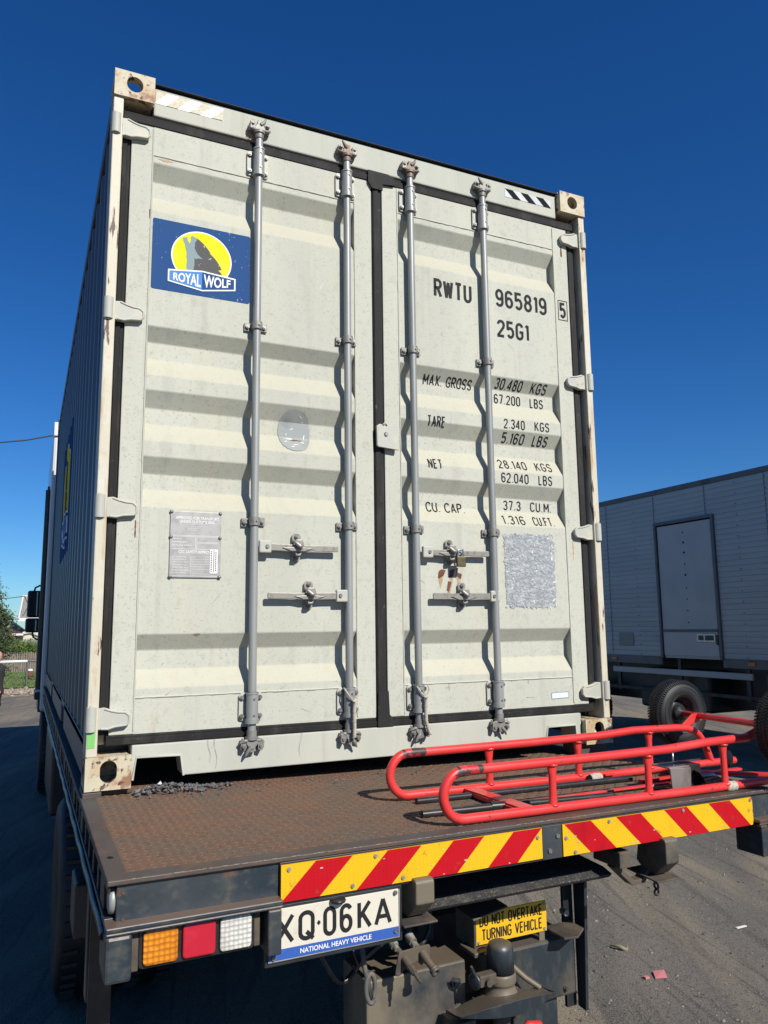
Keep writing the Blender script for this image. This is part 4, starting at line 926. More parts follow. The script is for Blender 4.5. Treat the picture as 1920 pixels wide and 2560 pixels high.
b.build('tread_bars', 'deck2', deck, fn=TR, kind='stuff', recalc=False)
b = MB(); b.box(-.012, 2.452, 0, .060, -.041, -.028); tb(b, 'rear_edge_bar', 'brown', bevel=.003)
b = MB(); random.seed(8)
for i in range(110):
    x = random.uniform(-.01, 2.44); w_ = random.uniform(.003, .02); b.box(x, x+w_, -.0006, .0006, -.0305, -.0278-.0008*random.random())
tb(b, 'edge_wear', 'handle', bevel=0, kind='stuff')
b = MB(); b.box(-.012, .040, .0605, 7.3, -.041, -.0285); tb(b, 'side_edge_bar', 'brown', bevel=.003)
b = MB(); b.box(2.405, 2.452, .0605, 7.3, -.041, -.0285); tb(b, 'side_edge_bar', 'brown', bevel=.003)
for sx in (0, 1):
    X = (lambda v: v) if not sx else (lambda v: 2.44-v)
    b = MB(); b.box(*sorted((X(-.008), X(-.002))), .012, 7.3, -.062, -.0415)
    b.box(*sorted((X(-.014), X(.020))), .03, 7.3, -.132, -.122)
    y = .10
    while y < 7.2:
        b.box(*sorted((X(-.009), X(.004))), y, y+.035+.06*(int(y*7) % 3 == 0), -.122, -.0625); y += .16
    tb(b, 'side_rail', 'black', bevel=.002)
    b = MB(); b.box(*sorted((X(.03), X(.045))), .03, 7.3, -.17, -.0415); tb(b, 'inner_side_channel', 'black')
    b = MB(); b.tube([(X(-.012), .03+i*.07, -.160+.004*math.sin(i*1.3)) for i in range(100)], .011, 8); tb(b, 'conduit', 'bpoly', bevel=0)
# twist-lock pads that the container sits on
for x in (.02, 2.262):
    for y in (.02, CL-.16):
        b = MB(); z = -.030-.016*(x-.43); b.box(x, x+.15, y+.01, y+.15, z, -.002); b.build('twistlock_pad', 'brown', truck, bevel=.004)
b = MB(); b.box(-.005, .060, .0, .16, -.0295, -.004); b.build('corner_locator', 'brown', truck, bevel=.003)
# keyhole notch on the side bar
b = MB(); b.prism([(.006, .215), (.012, .222), (.022, .214), (.022, .200), (.010, .198)], -.0284, -.0278, 2); tb(b, 'deck_notch', 'hazb', bevel=0)
# rear beam
b = MB(); b.box(.012, .428, .012, .03, -.138, -.042); tb(b, 'rear_panel', 'navy', label='scuffed blue-black panel above the tail lamps')
for x, z in ((.028, -.062), (.028, -.122)): b = MB(); b.cyl((x, .012, z), (x, .0095, z), .004, 8); tb(b, 'screw', 'brown', bevel=0)
b = MB(); b.box(2.315, 2.428, .012, .03, -.142, -.042); tb(b, 'rear_panel', 'navy', label='blue-black panel at the right end')
b = MB(); b.box(.428, 2.315, .004, .022, -.150, -.042); tb(b, 'rear_cross_beam', 'black')
b = MB(); b.box(1.309, 1.390, .0005, .004, -.148, -.046); tb(b, 'splice_plate', 'navy')
for x, z in ((1.338, -.122), (1.372, -.080)): b = MB(); b.cyl((x, .0005, z), (x, -.004, z), .0075, 12); tb(b, 'rivet', 'bolt', bevel=0)
# end cap of the beam (round plug seen in the open end)
b = MB(); b.lathe((.000, .05, -.085), (-1, 0, 0), [(.0001, .004), (.024, .004), (.032, .002), (.034, -.008), (.030, -.014)], 20); tb(b, 'beam_plug', 'galv', bevel=0)
# lamp housings
def housing(mirror):
    X = (lambda v: v) if not mirror else (lambda v: 2.742-v+.0)
    def bx(mb, x0, x1, *r): mb.box(*sorted((X(x0), X(x1))), *r)
    b = MB(); bx(b, -.014, .4285, -.030, .10, -.138, -.126); bx(b, -.014, .4285, -.030, -.024, -.146, -.1385); tb(b, 'lamp_shelf', 'navy', bevel=.003)
    b = MB(); bx(b, -.014, .048, -.030, .11, -.252, -.1465); tb(b, 'lamp_guard_post', 'navy', bevel=.008)
    b = MB(); bx(b, .387, .424, -.032, .09, -.258, -.1465); tb(b, 'lamp_guard_post', 'navy', bevel=.004)
    b = MB(); bx(b, .0485, .3865, .030, .036, -.250, -.1465); tb(b, 'lamp_backing', 'black')
    b = MB(); bx(b, .048, .066, -.002, .004, -.242, -.150); tb(b, 'lamp_bracket', 'dust'); b = MB(); bx(b, .358, .374, .002, .008, -.238, -.152); tb(b, 'lamp_bracket', 'dust')
    def rr(x0, x1, z0, z1, r):
        o = []
        for cx, cz, a0 in ((x1-r, z1-r, 0), (x0+r, z1-r, 90), (x0+r, z0+r, 180), (x1-r, z0+r, 270)):
            for k in range(5): a = math.radians(a0+22.5*k); o.append((X(cx+r*math.cos(a)), cz+r*math.sin(a)))
        return o if not mirror else o[::-1]
    b = MB(); b.prism(rr(.066, .358, -.240, -.150, .012), -.004, .030); lh = tb(b, 'lamp_body', 'bpoly', bevel=.004)
    for x0, x1, m_, nm in ((.076, .160, 'amber', 'amber indicator lens'), (.171, .254, 'redlens', 'red tail lamp lens'), (.265, .348, 'clear', 'clear reversing lens')):
        b = MB(); b.prism(rr(x0, x1, -.231, -.151, .010), -.014, -.0045); tb(b, 'lamp_lens', m_, lh, bevel=.004, label=nm)
housing(False); housing(True)
# marker signs
def marker(x0, x1, z0, z1, lean, start, w, lab):
    par = MB(); par.box(x0, x1, -.0025, .0035, z0, z1, 0); sg = tb(par, 'marker_sign', 'ryellow', bevel=0, label=lab)
    q = MB(); x = start
    def clip(P, xx, keep):
        out = []
        for i in range(len(P)):
            a = P[i]; c = P[(i+1) % len(P)]; ia = keep(a[0]); ic = keep(c[0])
            if ia: out.append(a)
            if ia != ic: t_ = (xx-a[0])/(c[0]-a[0]); out.append((xx, a[1]+t_*(c[1]-a[1])))
        return out
    for k in range(14):
        P = [(x, z0), (x+w, z0), (x+w+lean, z1), (x+lean, z1)]; x += 2*w
        P = clip(P, x0, lambda v: v >= x0-1e-9)
        if P: P = clip(P, x1, lambda v: v <= x1+1e-9)
        if len(P) > 2: q.prism(P, -.0031, -.0026)
    tb(q, 'red_stripe', 'rred', sg, bevel=0)
    return sg
ms = marker(.430, 1.307, -.141, -.048, .100, .430, .111, 'left red and yellow striped marker board')
ms2 = marker(1.392, 2.313, -.146, -.048, -.107, 1.507, .1127, 'right red and yellow striped marker board')
for s_, L_ in ((ms, ((.452, -.060), (.640, -.128), (.800, -.128), (.712, -.058), (1.289, -.075))), (ms2, ((1.404, -.090), (1.592, -.058), (1.942, -.058), (2.300, -.056), (1.44, -.137)))):
    for x, z in L_: b = MB(); b.cyl((x, -.0032, z), (x, -.0062, z), .0058, 12); b.cyl((x, -.0062, z), (x, -.0075, z), .0025, 8); tb(b, 'sign_screw', 'galv', s_, bevel=0)
b = MB(); q_ = random.Random(3)
for k in range(26):
    x = q_.uniform(.46, 2.29)
    if 1.29 < x < 1.41: continue
    z = q_.choice([-.139, -.138, -.136, -.09, -.11, -.07]); w = q_.uniform(.002, .006)
    b.box(x, x+w*q_.uniform(1, 2.5), -.0038, -.0032, z, z+w*.7)
tb(b, 'paint_chips', 'paste', bevel=0, kind='stuff')
# number plate
b = MB(); b.box(.400, .786, .002, .006, -.284, -.158); np_ = tb(b, 'number_plate', 'platew', bevel=.001, label='white number plate XQ 06KA with a blue lower band')
b = MB(); b.box(.400, .786, .0005, .002, -.284, -.258); tb(b, 'blue_band', 'plateb', np_, bevel=0)
b = MB(); [stroke_text(b, c_, a_, e_, -.248, -.172, .145) for c_, a_, e_ in (('X', .414, .470), ('Q', .481, .528), ('0', .553, .592), ('6', .602, .641), ('K', .656, .701), ('A', .708, .764))]
b.add([(.540, 0, -.202), (.546, 0, -.209), (.540, 0, -.216), (.534, 0, -.209)], [(0, 1, 2, 3)])
vs = [(x, .0012+y, z) for x, y, z in b.v]; b.v = vs
tb(b, 'plate_lettering', 'ink', np_, bevel=0)
b = MB(); text_fit(b, 'NATIONAL HEAVY VEHICLE', .486, .698, -.277, -.264, 0, 0, .02); b.v = [(x, -.0002, z) for x, y, z in b.v]; tb(b, 'plate_lettering', 'white', np_, bevel=0)
b = MB(); b.tube([(.398, .004, -.286), (.788, .004, -.286), (.789, .004, -.160)], .003, 6); tb(b, 'plate_frame', 'galv', np_, bevel=0)
for x, z in ((.412, -.276), (.775, -.268), (.775, -.166)): b = MB(); b.cyl((x, .0005, z), (x, -.004, z), .006, 10); tb(b, 'plate_screw', 'bolt', np_, bevel=0)
b = MB(); b.box(.39, .80, .0065, .02, -.30, -.150); b.box(.43, .80, .02, .10, -.30, -.29); tb(b, 'plate_bracket', 'black')
b = MB(); b.lathe((.595, .0, -.156), (0, 0, -1), [(.0001, 0), (.022, 0), (.024, .003), (.022, .008), (.0001, .009)], 20); tb(b, 'plate_lamp', 'bpoly', np_, bevel=0)
# brackets
def rbracket(x0, x1, z0, z1):
    b = MB(); b.prism([(-.030, z0), (-.030, z1-.008), (-.022, z1), (.10, z1), (.12, z0-.02), (.08, z0-.05), (.03, z0-.05)], x0, x1, 0)
    o = tb(b, 'rear_bracket', 'duststeel', bevel=.004)
    b = MB(); b.add([(x0-.03, -.01, z0-.058), (x1+.02, -.01, z0-.058), (x1+.02, .14, z0-.05), (x0-.03, .14, z0-.05), (x0-.03, -.01, z0-.064), (x1+.02, -.01, z0-.064), (x1+.02, .14, z0-.056), (x0-.03, .14, z0-.056)], [(0, 1, 2, 3), (7, 6, 5, 4), (0, 4, 5, 1), (1, 5, 6, 2), (2, 6, 7, 3), (3, 7, 4, 0)]); tb(b, 'bracket_foot', 'dust', o)
rbracket(.828, .890, -.200, -.134); rbracket(1.820, 1.882, -.218, -.138)
b = MB(); b.box(1.652, 1.705, .02, .16, -.226, -.172); sq = tb(b, 'tow_tube', 'dust', bevel=.004)
b = MB(); b.cyl((1.705, .06, -.196), (1.722, .06, -.196), .010, 12); tb(b, 'tube_pin', 'dust', sq, bevel=0)
b = MB(); b.prism([(1.66, -.232), (1.74, -.300), (1.80, -.300), (1.86, -.230), (1.85, -.225), (1.79, -.285), (1.75, -.285), (1.68, -.225)], .06, .10); tb(b, 'brace_strap', 'dust')
b = MB()
for k in range(5): 
    z = -.255-.022*k; b.lathe((1.862, .07, z), (1 if k % 2 else 0, 0 if k % 2 else 1, 0), [(.010+.004*math.cos(a), .004*math.sin(a)) for a in [i*math.pi/4 for i in range(9)]], 12)
tb(b, 'safety_chain', 'bpoly', bevel=0)
# gritty beam with a rubber top, then chassis below
b = MB(); b.prism([(.10, -.266), (.15, -.252), (.34, -.242), (.34, -.29), (.12, -.283)], .890, 1.690, 0)
tb(b, 'bumper_beam', 'grit', bevel=.006)
b = MB(); b.box(.50, 1.64, .30, .42, -.235, -.15); tb(b, 'chassis_cross_member', 'black')
for x0 in (.75, 1.60):
    b = MB(); b.box(x0, x0+.08, .35, 8.2, -.36, -.16); tb(b, 'chassis_rail', 'black')
b = MB(); b.prism([(.27, -.30), (.34, -.27), (.34, -.79), (.295, -.79)], 1.698, 1.712, 0); tb(b, 'side_gusset', 'bluesteel', bevel=.002)
b = MB(); b.box(1.652, 1.6975, .345, .36, -.79, -.27); tb(b, 'gusset_plate', 'black')
b = MB(); b.add([(1.545, .21, -.488), (1.600, .20, -.488), (1.668, .25, -.488), (1.668, .33, -.488), (1.545, .33, -.488), (1.545, .21, -.496), (1.600, .20, -.496), (1.668, .25, -.496), (1.668, .33, -.496), (1.545, .33, -.496)], [(0, 1, 2, 3, 4), (9, 8, 7, 6, 5)]+[(i, i+5, (i+1) % 5+5, (i+1) % 5) for i in range(5)]); tb(b, 'step_bracket', 'dust', bevel=.002)
b = MB(); b.cyl((1.632, .33, -.448), (1.632, .30, -.448), .012, 6); tb(b, 'step_bolt', 'handle', bevel=0)
# cross box left and right of the coupling
b = MB(); b.box(.800, 1.168, .270, .47, -1.12, -.512); tb(b, 'tow_beam', 'duststeel', bevel=.006, label='dusty left half of the tow beam')
b = MB(); b.box(1.355, 1.650, .285, .46, -.717, -.522); tb(b, 'tow_beam', 'bluesteel', bevel=.008, label='blue-black right half of the tow beam')
b = MB(); b.box(1.40, 1.66, .48, .60, -1.0, -.60); b.box(1.17, 1.42, .50, .62, -1.1, -.45); tb(b, 'tow_bracket', 'black')
b = MB(); b.box(1.385, 1.580, .310, .45, -1.05, -.722); tb(b, 'lower_beam', 'bluesteel', bevel=.004)
# yellow warning sign
b = MB(); b.box(1.232, 1.536, .298, .302, -.490, -.388)
ys = tb(b, 'warning_sign', 'yellow', bevel=0, label='yellow DO NOT OVERTAKE TURNING VEHICLE sign')
b = MB(); stroke_text(b, 'DO NOT OVERTAKE', 1.246, 1.518, -.434, -.396, .14, .24, 0, .2976)
stroke_text(b, 'TURNING VEHICLE', 1.254, 1.516, -.480, -.442, .14, .24, 0, .2976)
tb(b, 'sign_lettering', 'ink', ys, bevel=0)
for x, z in ((1.241, -.398), (1.526, -.397), (1.241, -.482), (1.526, -.481)): b = MB(); b.cyl((x, .298, z), (x, .294, z), .005, 10); tb(b, 'sign_screw', 'galv', ys, bevel=0)
b = MB(); b.box(1.222, 1.232, .296, .42, -.50, -.385); tb(b, 'sign_bracket', 'duststeel')
b = MB(); b.box(1.505, 1.53, .303, .31, -.55, -.40); tb(b, 'sign_bracket', 'duststeel')
b = MB(); b.add([(1.180, .23, -.377), (1.36, .285, -.377), (1.36, .45, -.372), (1.19, .45, -.372), (1.180, .23, -.383), (1.36, .285, -.383), (1.36, .45, -.378), (1.19, .45, -.378)], [(0, 1, 2, 3), (7, 6, 5, 4), (0, 4, 5, 1), (1, 5, 6, 2), (2, 6, 7, 3), (3, 7, 4, 0)]); tb(b, 'sign_hood', 'duststeel')
# pintle coupling
b = MB()
b.lathe((1.270, .21, -.455), (0, 0, -1), [(.048, .088), (.052, .092), (.052, .118), (.046, .124), (.047, .135), (.060, .160), (.080, .175), (.088, .180)], 24)
b.prism([(1.180, .175), (1.375, .165), (1.380, .31), (1.185, .31)], -.650, -.636, 2)
b.box(1.235, 1.305, .245, .40, -.60, -.50); pc = tb(b, 'tow_coupling', 'duststeel', bevel=.003)
b = MB(); b.lathe((1.270, .21, -.455), (0, 0, -1), [(.0001, -.006), (.024, -.005), (.038, .002), (.0445, .014), (.046, .030), (.047, .088), (.030, .089)], 28); tb(b, 'coupling_cap', 'bluesteel', pc, bevel=0)
b = MB(); b.box(1.160, 1.225, .165, .20, -.560, -.525); b.cyl((1.190, .165, -.545), (1.190, .152, -.545), .012, 10); tb(b, 'coupling_latch', 'dust', pc, bevel=.005)
b = MB(); b.lathe((1.150, .185, -.545), (-1, -.4, 0), [(.0001, .004), (.020, .004), (.026, .0), (.020, -.004), (.0001, -.004)], 18); b.tube([(1.15, .18, -.525), (1.135, .17, -.505), (1.128, .165, -.488)], [.006, .007, .004], 8); tb(b, 'latch_handle', 'bluesteel', pc, bevel=0)
n = 16; b = MB(); vs = []
for i in range(n+1):
    t_ = i/n; x = 1.068+.375*t_; m_ = math.sin(math.pi*t_); zt = -.612+.030*m_-.003*t_; zb = zt-.006-.040*m_; yf = .135-.045*m_
    vs += [(x, yf, zt), (x, .235, zt-.030), (x, .235, zb-.012), (x, yf+.004, zb)]
b.add(vs, [(4*i+k, 4*i+4+k, 4*i+4+(k+1) % 4, 4*i+(k+1) % 4) for i in range(n) for k in range(4)]); b.add(vs[:4], [(0, 1, 2, 3)]); b.add(vs[-4:], [(3, 2, 1, 0)])
tb(b, 'coupling_saddle', 'bluesteel', pc, bevel=.004)
b = MB(); b.lathe((1.262, .20, -.682), (0, 0, 1), [(.0001, -.034), (.018, -.030), (.028, -.018), (.031, 0), (.027, .014), (.017, .026), (.015, .05)], 18); tb(b, 'tow_ball', 'dust', pc, bevel=0)
b = MB(); b.tube([(1.300, .16, -.722), (1.335, .15, -.700), (1.385, .16, -.712), (1.41, .18, -.735)], [.010, .015, .013, .010], 8); tb(b, 'red_release_lever', 'red', pc, bevel=0)
b = MB(); b.box(1.07, 1.15, .18, .30, -.80, -.655); tb(b, 'coupling_foot', 'duststeel', pc, bevel=.004)
b = MB(); b.tube([(1.350, .262, -.560), (1.39, .240, -.598), (1.435, .215, -.630)], .0095, 10); tb(b, 'brace_rod', 'duststeel', bevel=0)
b = MB(); b.cyl((1.124, .2695, -.572), (1.124, .256, -.572), .019, 6); b.cyl((1.124, .256, -.572), (1.124, .250, -.572), .010, 12); tb(b, 'beam_bolt', 'bluesteel', bevel=.002)
# air couplings on a plate
b = MB(); b.prism([(.872, -.476), (.886, -.416), (.994, -.412), (1.000, -.420), (.996, -.448), (.966, -.470), (.950, -.455), (.915, -.462), (.888, -.486), (.876, -.486)], .205, .211); ap = tb(b, 'air_coupling_plate', 'dust', bevel=.002)
for k_, (x, z) in enumerate(((.905, -.438), (.968, -.432))):
    b = MB(); b.cyl((x-.008, .245, z+.016), (x, .212, z), .010, 10); b.cyl((x, .204, z), (x+.006, .178, z-.016), .013, 12)
    if k_ == 0: b.cyl((x+.006, .178, z-.016), (x+.011, .158, z-.028), .0105, 6); b.cyl((x+.011, .158, z-.028), (x+.015, .140, z-.039), .0065, 12); b.cyl((x+.015, .140, z-.039), (x+.018, .128, z-.046), .0045, 10)
    else: b.cyl((x+.006, .178, z-.016), (x+.012, .154, z-.030), .0115, 12); b.lathe((x+.012, .154, z-.030), (.22, -1, -.58), [(.013, 0), (.0165, .002), (.0165, .007), (.014, .009), (.0165, .011), (.0165, .016), (.008, .018), (.006, .010)], 18)
    tb(b, 'air_coupling', 'dust' if k_ == 0 else 'duststeel', ap, bevel=0)
for x in (.882, .948):
    b = MB(); b.cyl((x, .262, -.394), (x+.004, .235, -.410), .0145, 8); b.cyl((x+.004, .235, -.410), (x+.006, .225, -.416), .009, 8); tb(b, 'air_union', 'union', ap, bevel=0)
b = MB(); P = []
for i in range(40):
    a = i/39*2*math.pi*1.02+.5; P.append((.785+.017*math.sin(a), .205+.006*math.cos(a*.5), -.500-.040*math.cos(a)))
b.tube([(.770, .25, -.36), (.766, .22, -.40), (.766, .205, -.44)]+P, .0075, 10); tb(b, 'brake_hose', 'hose', bevel=0)
b = MB(); b.tube([(.742, .26, -.37), (.745, .235, -.41), (.752, .225, -.435), (.748, .23, -.455), (.742, .24, -.44)], .003, 6); tb(b, 'wire_tie', 'brown', bevel=0)
for P in ([(.60, .35, -.30), (.66, .30, -.42), (.72, .28, -.50), (.80, .29, -.45), (.87, .27, -.40)], [(.98, .36, -.28), (.97, .31, -.34), (.955, .275, -.385)], [(1.10, .40, -.30), (1.08, .36, -.42), (1.02, .33, -.47), (.95, .28, -.41)]):
    b = MB(); V_ = [Vector(p) for p in P]; Q_ = []
    for i in range(len(V_)-1):
        p0 = V_[max(0, i-1)]; p1 = V_[i]; p2 = V_[i+1]; p3 = V_[min(len(V_)-1, i+2)]
        for k in range(6): t_ = k/6; Q_.append(.5*((2*p1)+(-p0+p2)*t_+(2*p0-5*p1+4*p2-p3)*t_*t_+(-p0+3*p1-3*p2+p3)*t_**3))
    b.tube(Q_+[V_[-1]], .0085, 8); tb(b, 'air_hose', 'bpoly', bevel=0)
for x, z in ((1.60, -.69), (1.40, -.70)):
    y_ = .285; b = MB(); b.cyl((x, y_, z), (x, y_-.004, z), .011, 14); b.cyl((x, y_-.004, z), (x, y_-.012, z), .008, 6); tb(b, 'beam_bolt', 'bluesteel', bevel=0)
b = MB(); b.box(1.20, 1.34, .26, .36, -.512, -.498); tb(b, 'coupling_bracket', 'duststeel', bevel=.003)
# mudguards, flaps, wheels, tanks
for x in (-.02,):
    b = MB(); b.box(x, x+.06, .30, .312, -.62, -.16); tb(b, 'mudflap', 'bpoly', bevel=.002)
b = MB(); b.box(-.02, .006, .38, .44, -.45, -.17); tb(b, 'flap_stay', 'duststeel')
b = MB(); b.box(-.02, .10, .95, 1.15, -.48, -.30); tb(b, 'side_locker', 'black', bevel=.008)
def truck_wheel(x, y, par, R=.47, w=.27, z=GZ):
    c = (x, y, z+R); s = 1
    b = MB(); hw = w/2
    b.lathe(c, (1, 0, 0), [(R*.56, -hw*.8), (R*.75, -hw), (R*.92, -hw*.98), (R, -hw*.8), (R, hw*.8), (R*.92, hw*.98), (R*.75, hw), (R*.56, hw*.8)], 40)
    t_ = b.build('wheel', 'tyre', par)
    b = MB(); b.lathe(c, (1, 0, 0), [(R*.58, -hw*.8), (R*.50, -hw*.6), (R*.2, -hw*.2), (R*.2, hw*.2), (R*.50, hw*.6), (R*.58, hw*.8)], 30)
    b.lathe(c, (1, 0, 0), [(.0001, -hw*.7), (R*.2, -hw*.65), (R*.22, 0), (R*.2, hw*.65), (.0001, hw*.7)], 20)
    b.build('rim', 'dust', t_)
    b = MB()
    for k in range(44):
        a = 2*math.pi*k/44; cc = Vector(c)+Vector((0, math.cos(a)*(R+.004), math.sin(a)*(R+.004))); b.cyl(cc+Vector((-hw*.78, 0, 0)), cc+Vector((-hw*.30, .0, 0)), .012, 4); b.cyl(cc+Vector((hw*.30, 0, 0)), cc+Vector((hw*.78, .0, 0)), .012, 4)
    b.build('tread', 'tyre', t_, kind='stuff')
for x in (.12, .42, 1.98, 2.28): truck_wheel(x, 1.5, truck)
for x in (.12, 2.30): truck_wheel(x, 6.9, truck)
b = MB(); b.cyl((.3, 1.5, GZ+.47), (2.1, 1.5, GZ+.47), .09, 14); b.build('axle', 'black', truck)
b = MB(); b.box(.0, .40, 3.2, 4.6, -.75, -.25); b.build('fuel_tank', 'black', truck, bevel=.02)
# cab
b = MB(); b.box(-.03, 2.47, 6.62, 8.6, -.33, 2.86); cab = b.build('cab', 'cabwhite', truck, bevel=.03)
b = MB(); b.box(-.03, 2.47, 6.60, 6.95, 2.862, 3.03); b.build('roof_board', 'cabwhite', truck, bevel=.01)
b = MB(); b.tube([(-.05, 6.9, -.1), (-.05, 6.9, 1.5), (-.047, 6.88, 2.25)], .034, 10); b.build('snorkel', 'bpoly', truck)
b = MB(); b.box(-.06, -.035, 6.88, 6.98, 2.0, 2.3); b.build('side_deflector', 'bpoly', truck, bevel=.01)
b = MB(); b.box(-.09, 0, 6.7, 7.3, -.20, -.12); b.box(-.05, .0, 6.7, 7.5, -.34, -.20); b.build('cab_step', 'bpoly', truck, bevel=.01)
def mirror(z0, z1, x0, x1, par):
    b = MB(); b.box(x0, x1, 7.0, 7.10, z0, z1); m_ = b.build('wing_mirror', 'bpoly', par, bevel=.025)
    xa, xb = x0+.016, x1-.016; b = MB(); b.add([(xa, 6.980, z0+.018), (xb, 6.996, z0+.018), (xb, 6.996, z1-.018), (xa, 6.980, z1-.018), (xa, 7.001, z0+.018), (xb, 7.001, z0+.018), (xb, 7.001, z1-.018), (xa, 7.001, z1-.018)], [(0, 1, 2, 3), (7, 6, 5, 4), (0, 4, 5, 1), (1, 5, 6, 2), (2, 6, 7, 3), (3, 7, 4, 0)]); b.build('mirror_glass', 'glass', m_)
mirror(.735, 1.05, -.215, -.045, truck); mirror(.555, .725, -.225, -.060, truck)
b = MB(); b.tube([(-.03, 7.05, 1.115), (-.09, 7.05, 1.11), (-.135, 7.05, 1.085), (-.145, 7.05, 1.04)], .011, 8); b.tube([(-.145, 7.05, .57), (-.13, 7.05, .50), (-.09, 7.05, .475), (-.03, 7.05, .47)], .011, 8); b.build('mirror_arm', 'bpoly', truck)

# gravel heap on the deck beside the left pocket
b = MB(); random.seed(5)
for i in range(430):
    x = .30+random.gauss(0, .10); y = .050-abs(random.gauss(0, .045)); 
    if x < .17 or x > .56: continue
    h = max(0, .030*math.exp(-((x-.29)/.11)**2)*math.exp(-((y-.0)/.05)**2)); rock(b, (x, y, -.024+random.random()*h), random.uniform(.004, .0105))
for i in range(90): rock(b, (random.uniform(.1, 1.6), random.uniform(-.14, .02), -.026-.016*0), random.uniform(.002, .006))
b.build('gravel', 'gravel', kind='stuff', label='small heap of blue-grey gravel on the deck under the left fork pocket', cat='gravel')
b = MB(); rock(b, (.262, -.02, .010), .010); b.build('white_pebble', 'white', label='small white pebble on top of the gravel heap', cat='pebble')

# ================================================================ RED TROLLEY
tro = thing('hand_trolley', (1.7, -.68, -.035), 'red tubular hand trolley lying on the truck deck with two pneumatic wheels', 'hand trolley')
def zd(x): return -.030-.016*(x-.43)
def bend(c, r, a0, a1, y, n=12): return [(c[0]+r*math.cos(a0+(a1-a0)*i/n), y, c[1]+r*math.sin(a0+(a1-a0)*i/n)) for i in range(n+1)]
TRr = .0158
def side(yf, far):
    z0 = lambda x: zd(x)+TRr+.002
    H = .150-.003
    x0 = 1.062; rc = .062; zc = z0(x0)+H/2
    Y = lambda x: yf+.03*(x-1.06)
    top_end = 2.375 if not far else 2.44
    P = [(top_end, Y(top_end), z0(top_end)+H+.028)] if not far else []
    if far: P = [(2.60, Y(2.6), z0(2.6)+.012), (2.585, Y(2.6), z0(2.6)+.05), (2.56, Y(2.6), z0(2.6)+.10), (2.52, Y(2.5), z0(2.5)+.140), (2.46, Y(2.5), z0(2.46)+.163), (2.40, Y(2.4), z0(2.4)+.167)]
    P += [(2.15, Y(2.15), z0(2.15)+H+.022), (1.95, Y(1.95), z0(1.95)+H+.010), (1.6, Y(1.6), z0(1.6)+H+.004)]
    arc = [(x0-math.sin(math.pi*i/16)*(rc+.012), Y(x0), zc+math.cos(math.pi*i/16)*H/2) for i in range(17)]
    P += [(1.15, Y(1.15), z0(1.15)+H)] + arc + [(1.15, Y(1.15), z0(1.15)), (2.0, Y(2.), z0(2.)), (2.75, Y(2.75), z0(2.75)+.006)]
    # catmull resample
    Q = []
    V = [Vector(p) for p in P]
    for i in range(len(V)-1):
        p0 = V[max(0, i-1)]; p1 = V[i]; p2 = V[i+1]; p3 = V[min(len(V)-1, i+2)]; m = 3
        for k in range(m):
            t_ = k/m
            d1 = (p2-p1).length
            if i > 0 and (p1-p0).length > 4*d1 or (p3-p2).length > 4*d1 or d1 > .12: Q.append(p1.lerp(p2, t_))
            else: Q.append(.5*((2*p1)+(-p0+p2)*t_+(2*p0-5*p1+4*p2-p3)*t_*t_+(-p0+3*p1-3*p2+p3)*t_**3))
    Q.append(V[-1])
    b = MB(); b.tube(Q, TRr, 14); o = b.build('side_frame', 'red', tro)
    for x in (1.412, 1.845, 2.235):
        hh = z0(x)+H+(.004 if x < 1.9 else .020); y = Y(x)
        b = MB(); zz = [z0(x)+.004, z0(x)+.035, z0(x)+.05, hh-.045, hh-.035, hh-.006]; rx = [.0175, .0145, .0135, .0135, .0165, .0185]
        vs = []
        for z, r in zip(zz, rx):
            for k in range(12):
                a = 2*math.pi*k/12; vs.append((x+math.cos(a)*r, y+math.sin(a)*.011, z))
        b.add(vs, [(i*12+k, i*12+(k+1) % 12, (i+1)*12+(k+1) % 12, (i+1)*12+k) for i in range(5) for k in range(12)], 0, True); b.build('upright', 'red', tro)
        b = MB()
        for z in (z0(x)+.011, hh-.011):
            b.lathe((x, y, z), (0, 0, 1), [(.0185, -.003), (.0205, 0), (.0185, .003)], 12)
        b.build('weld_bead', 'red', o)
    # chipped paint bands
    b = MB(); zt = z0(1.1)+H; b.tube([(1.062-math.sin(.55)*.074, Y(1.06), zc+math.cos(.55)*H/2), (1.062-math.sin(.25)*.074, Y(1.06), zc+math.cos(.25)*H/2), (1.085, Y(1.08), z0(1.08)+H), (1.135, Y(1.13), z0(1.13)+H)], [TRr*.99, TRr+.0006, TRr+.0006, TRr*.985], 14, caps=False)
    o2 = b.build('bare_patch', 'redd', o)
    return Y, z0, H
YN, Z0, HH = side(-.888, False)
YF, _, _ = side(-.497, True)
b = MB(); x = 1.30; b.prism([(1.285, YF(1.3)-.005), (1.335, YF(1.3)-.005), (1.350, YN(1.3)+.01), (1.295, YN(1.3)+.01)], zd(1.3)+.020, zd(1.3)+.026, 2); b.box(1.285, 1.292, YN(1.3)+.02, YF(1.3)-.02, zd(1.3)+.006, zd(1.3)+.020); b.build('cross_plate', 'red', tro, bevel=.001)
for i, y in enumerate((-.70,)):
    b = MB(); b.box(1.40, 2.12, y-.012, y+.012, zd(1.5)+.004, zd(1.5)+.010); b.build('centre_bar', 'red', tro, bevel=.001)
b = MB(); b.box(2.06, 2.62, -.60, -.575, zd(2.3)+.006, zd(2.3)+.016); b.build('centre_bar', 'red', tro, bevel=.001)
b = MB(); b.prism([(2.30, -.50), (2.36, -.50), (2.75, -.83), (2.69, -.84)], zd(2.5)+.010, zd(2.5)+.022, 2); b.build('diagonal_brace', 'red', tro, bevel=.002)
b = MB()
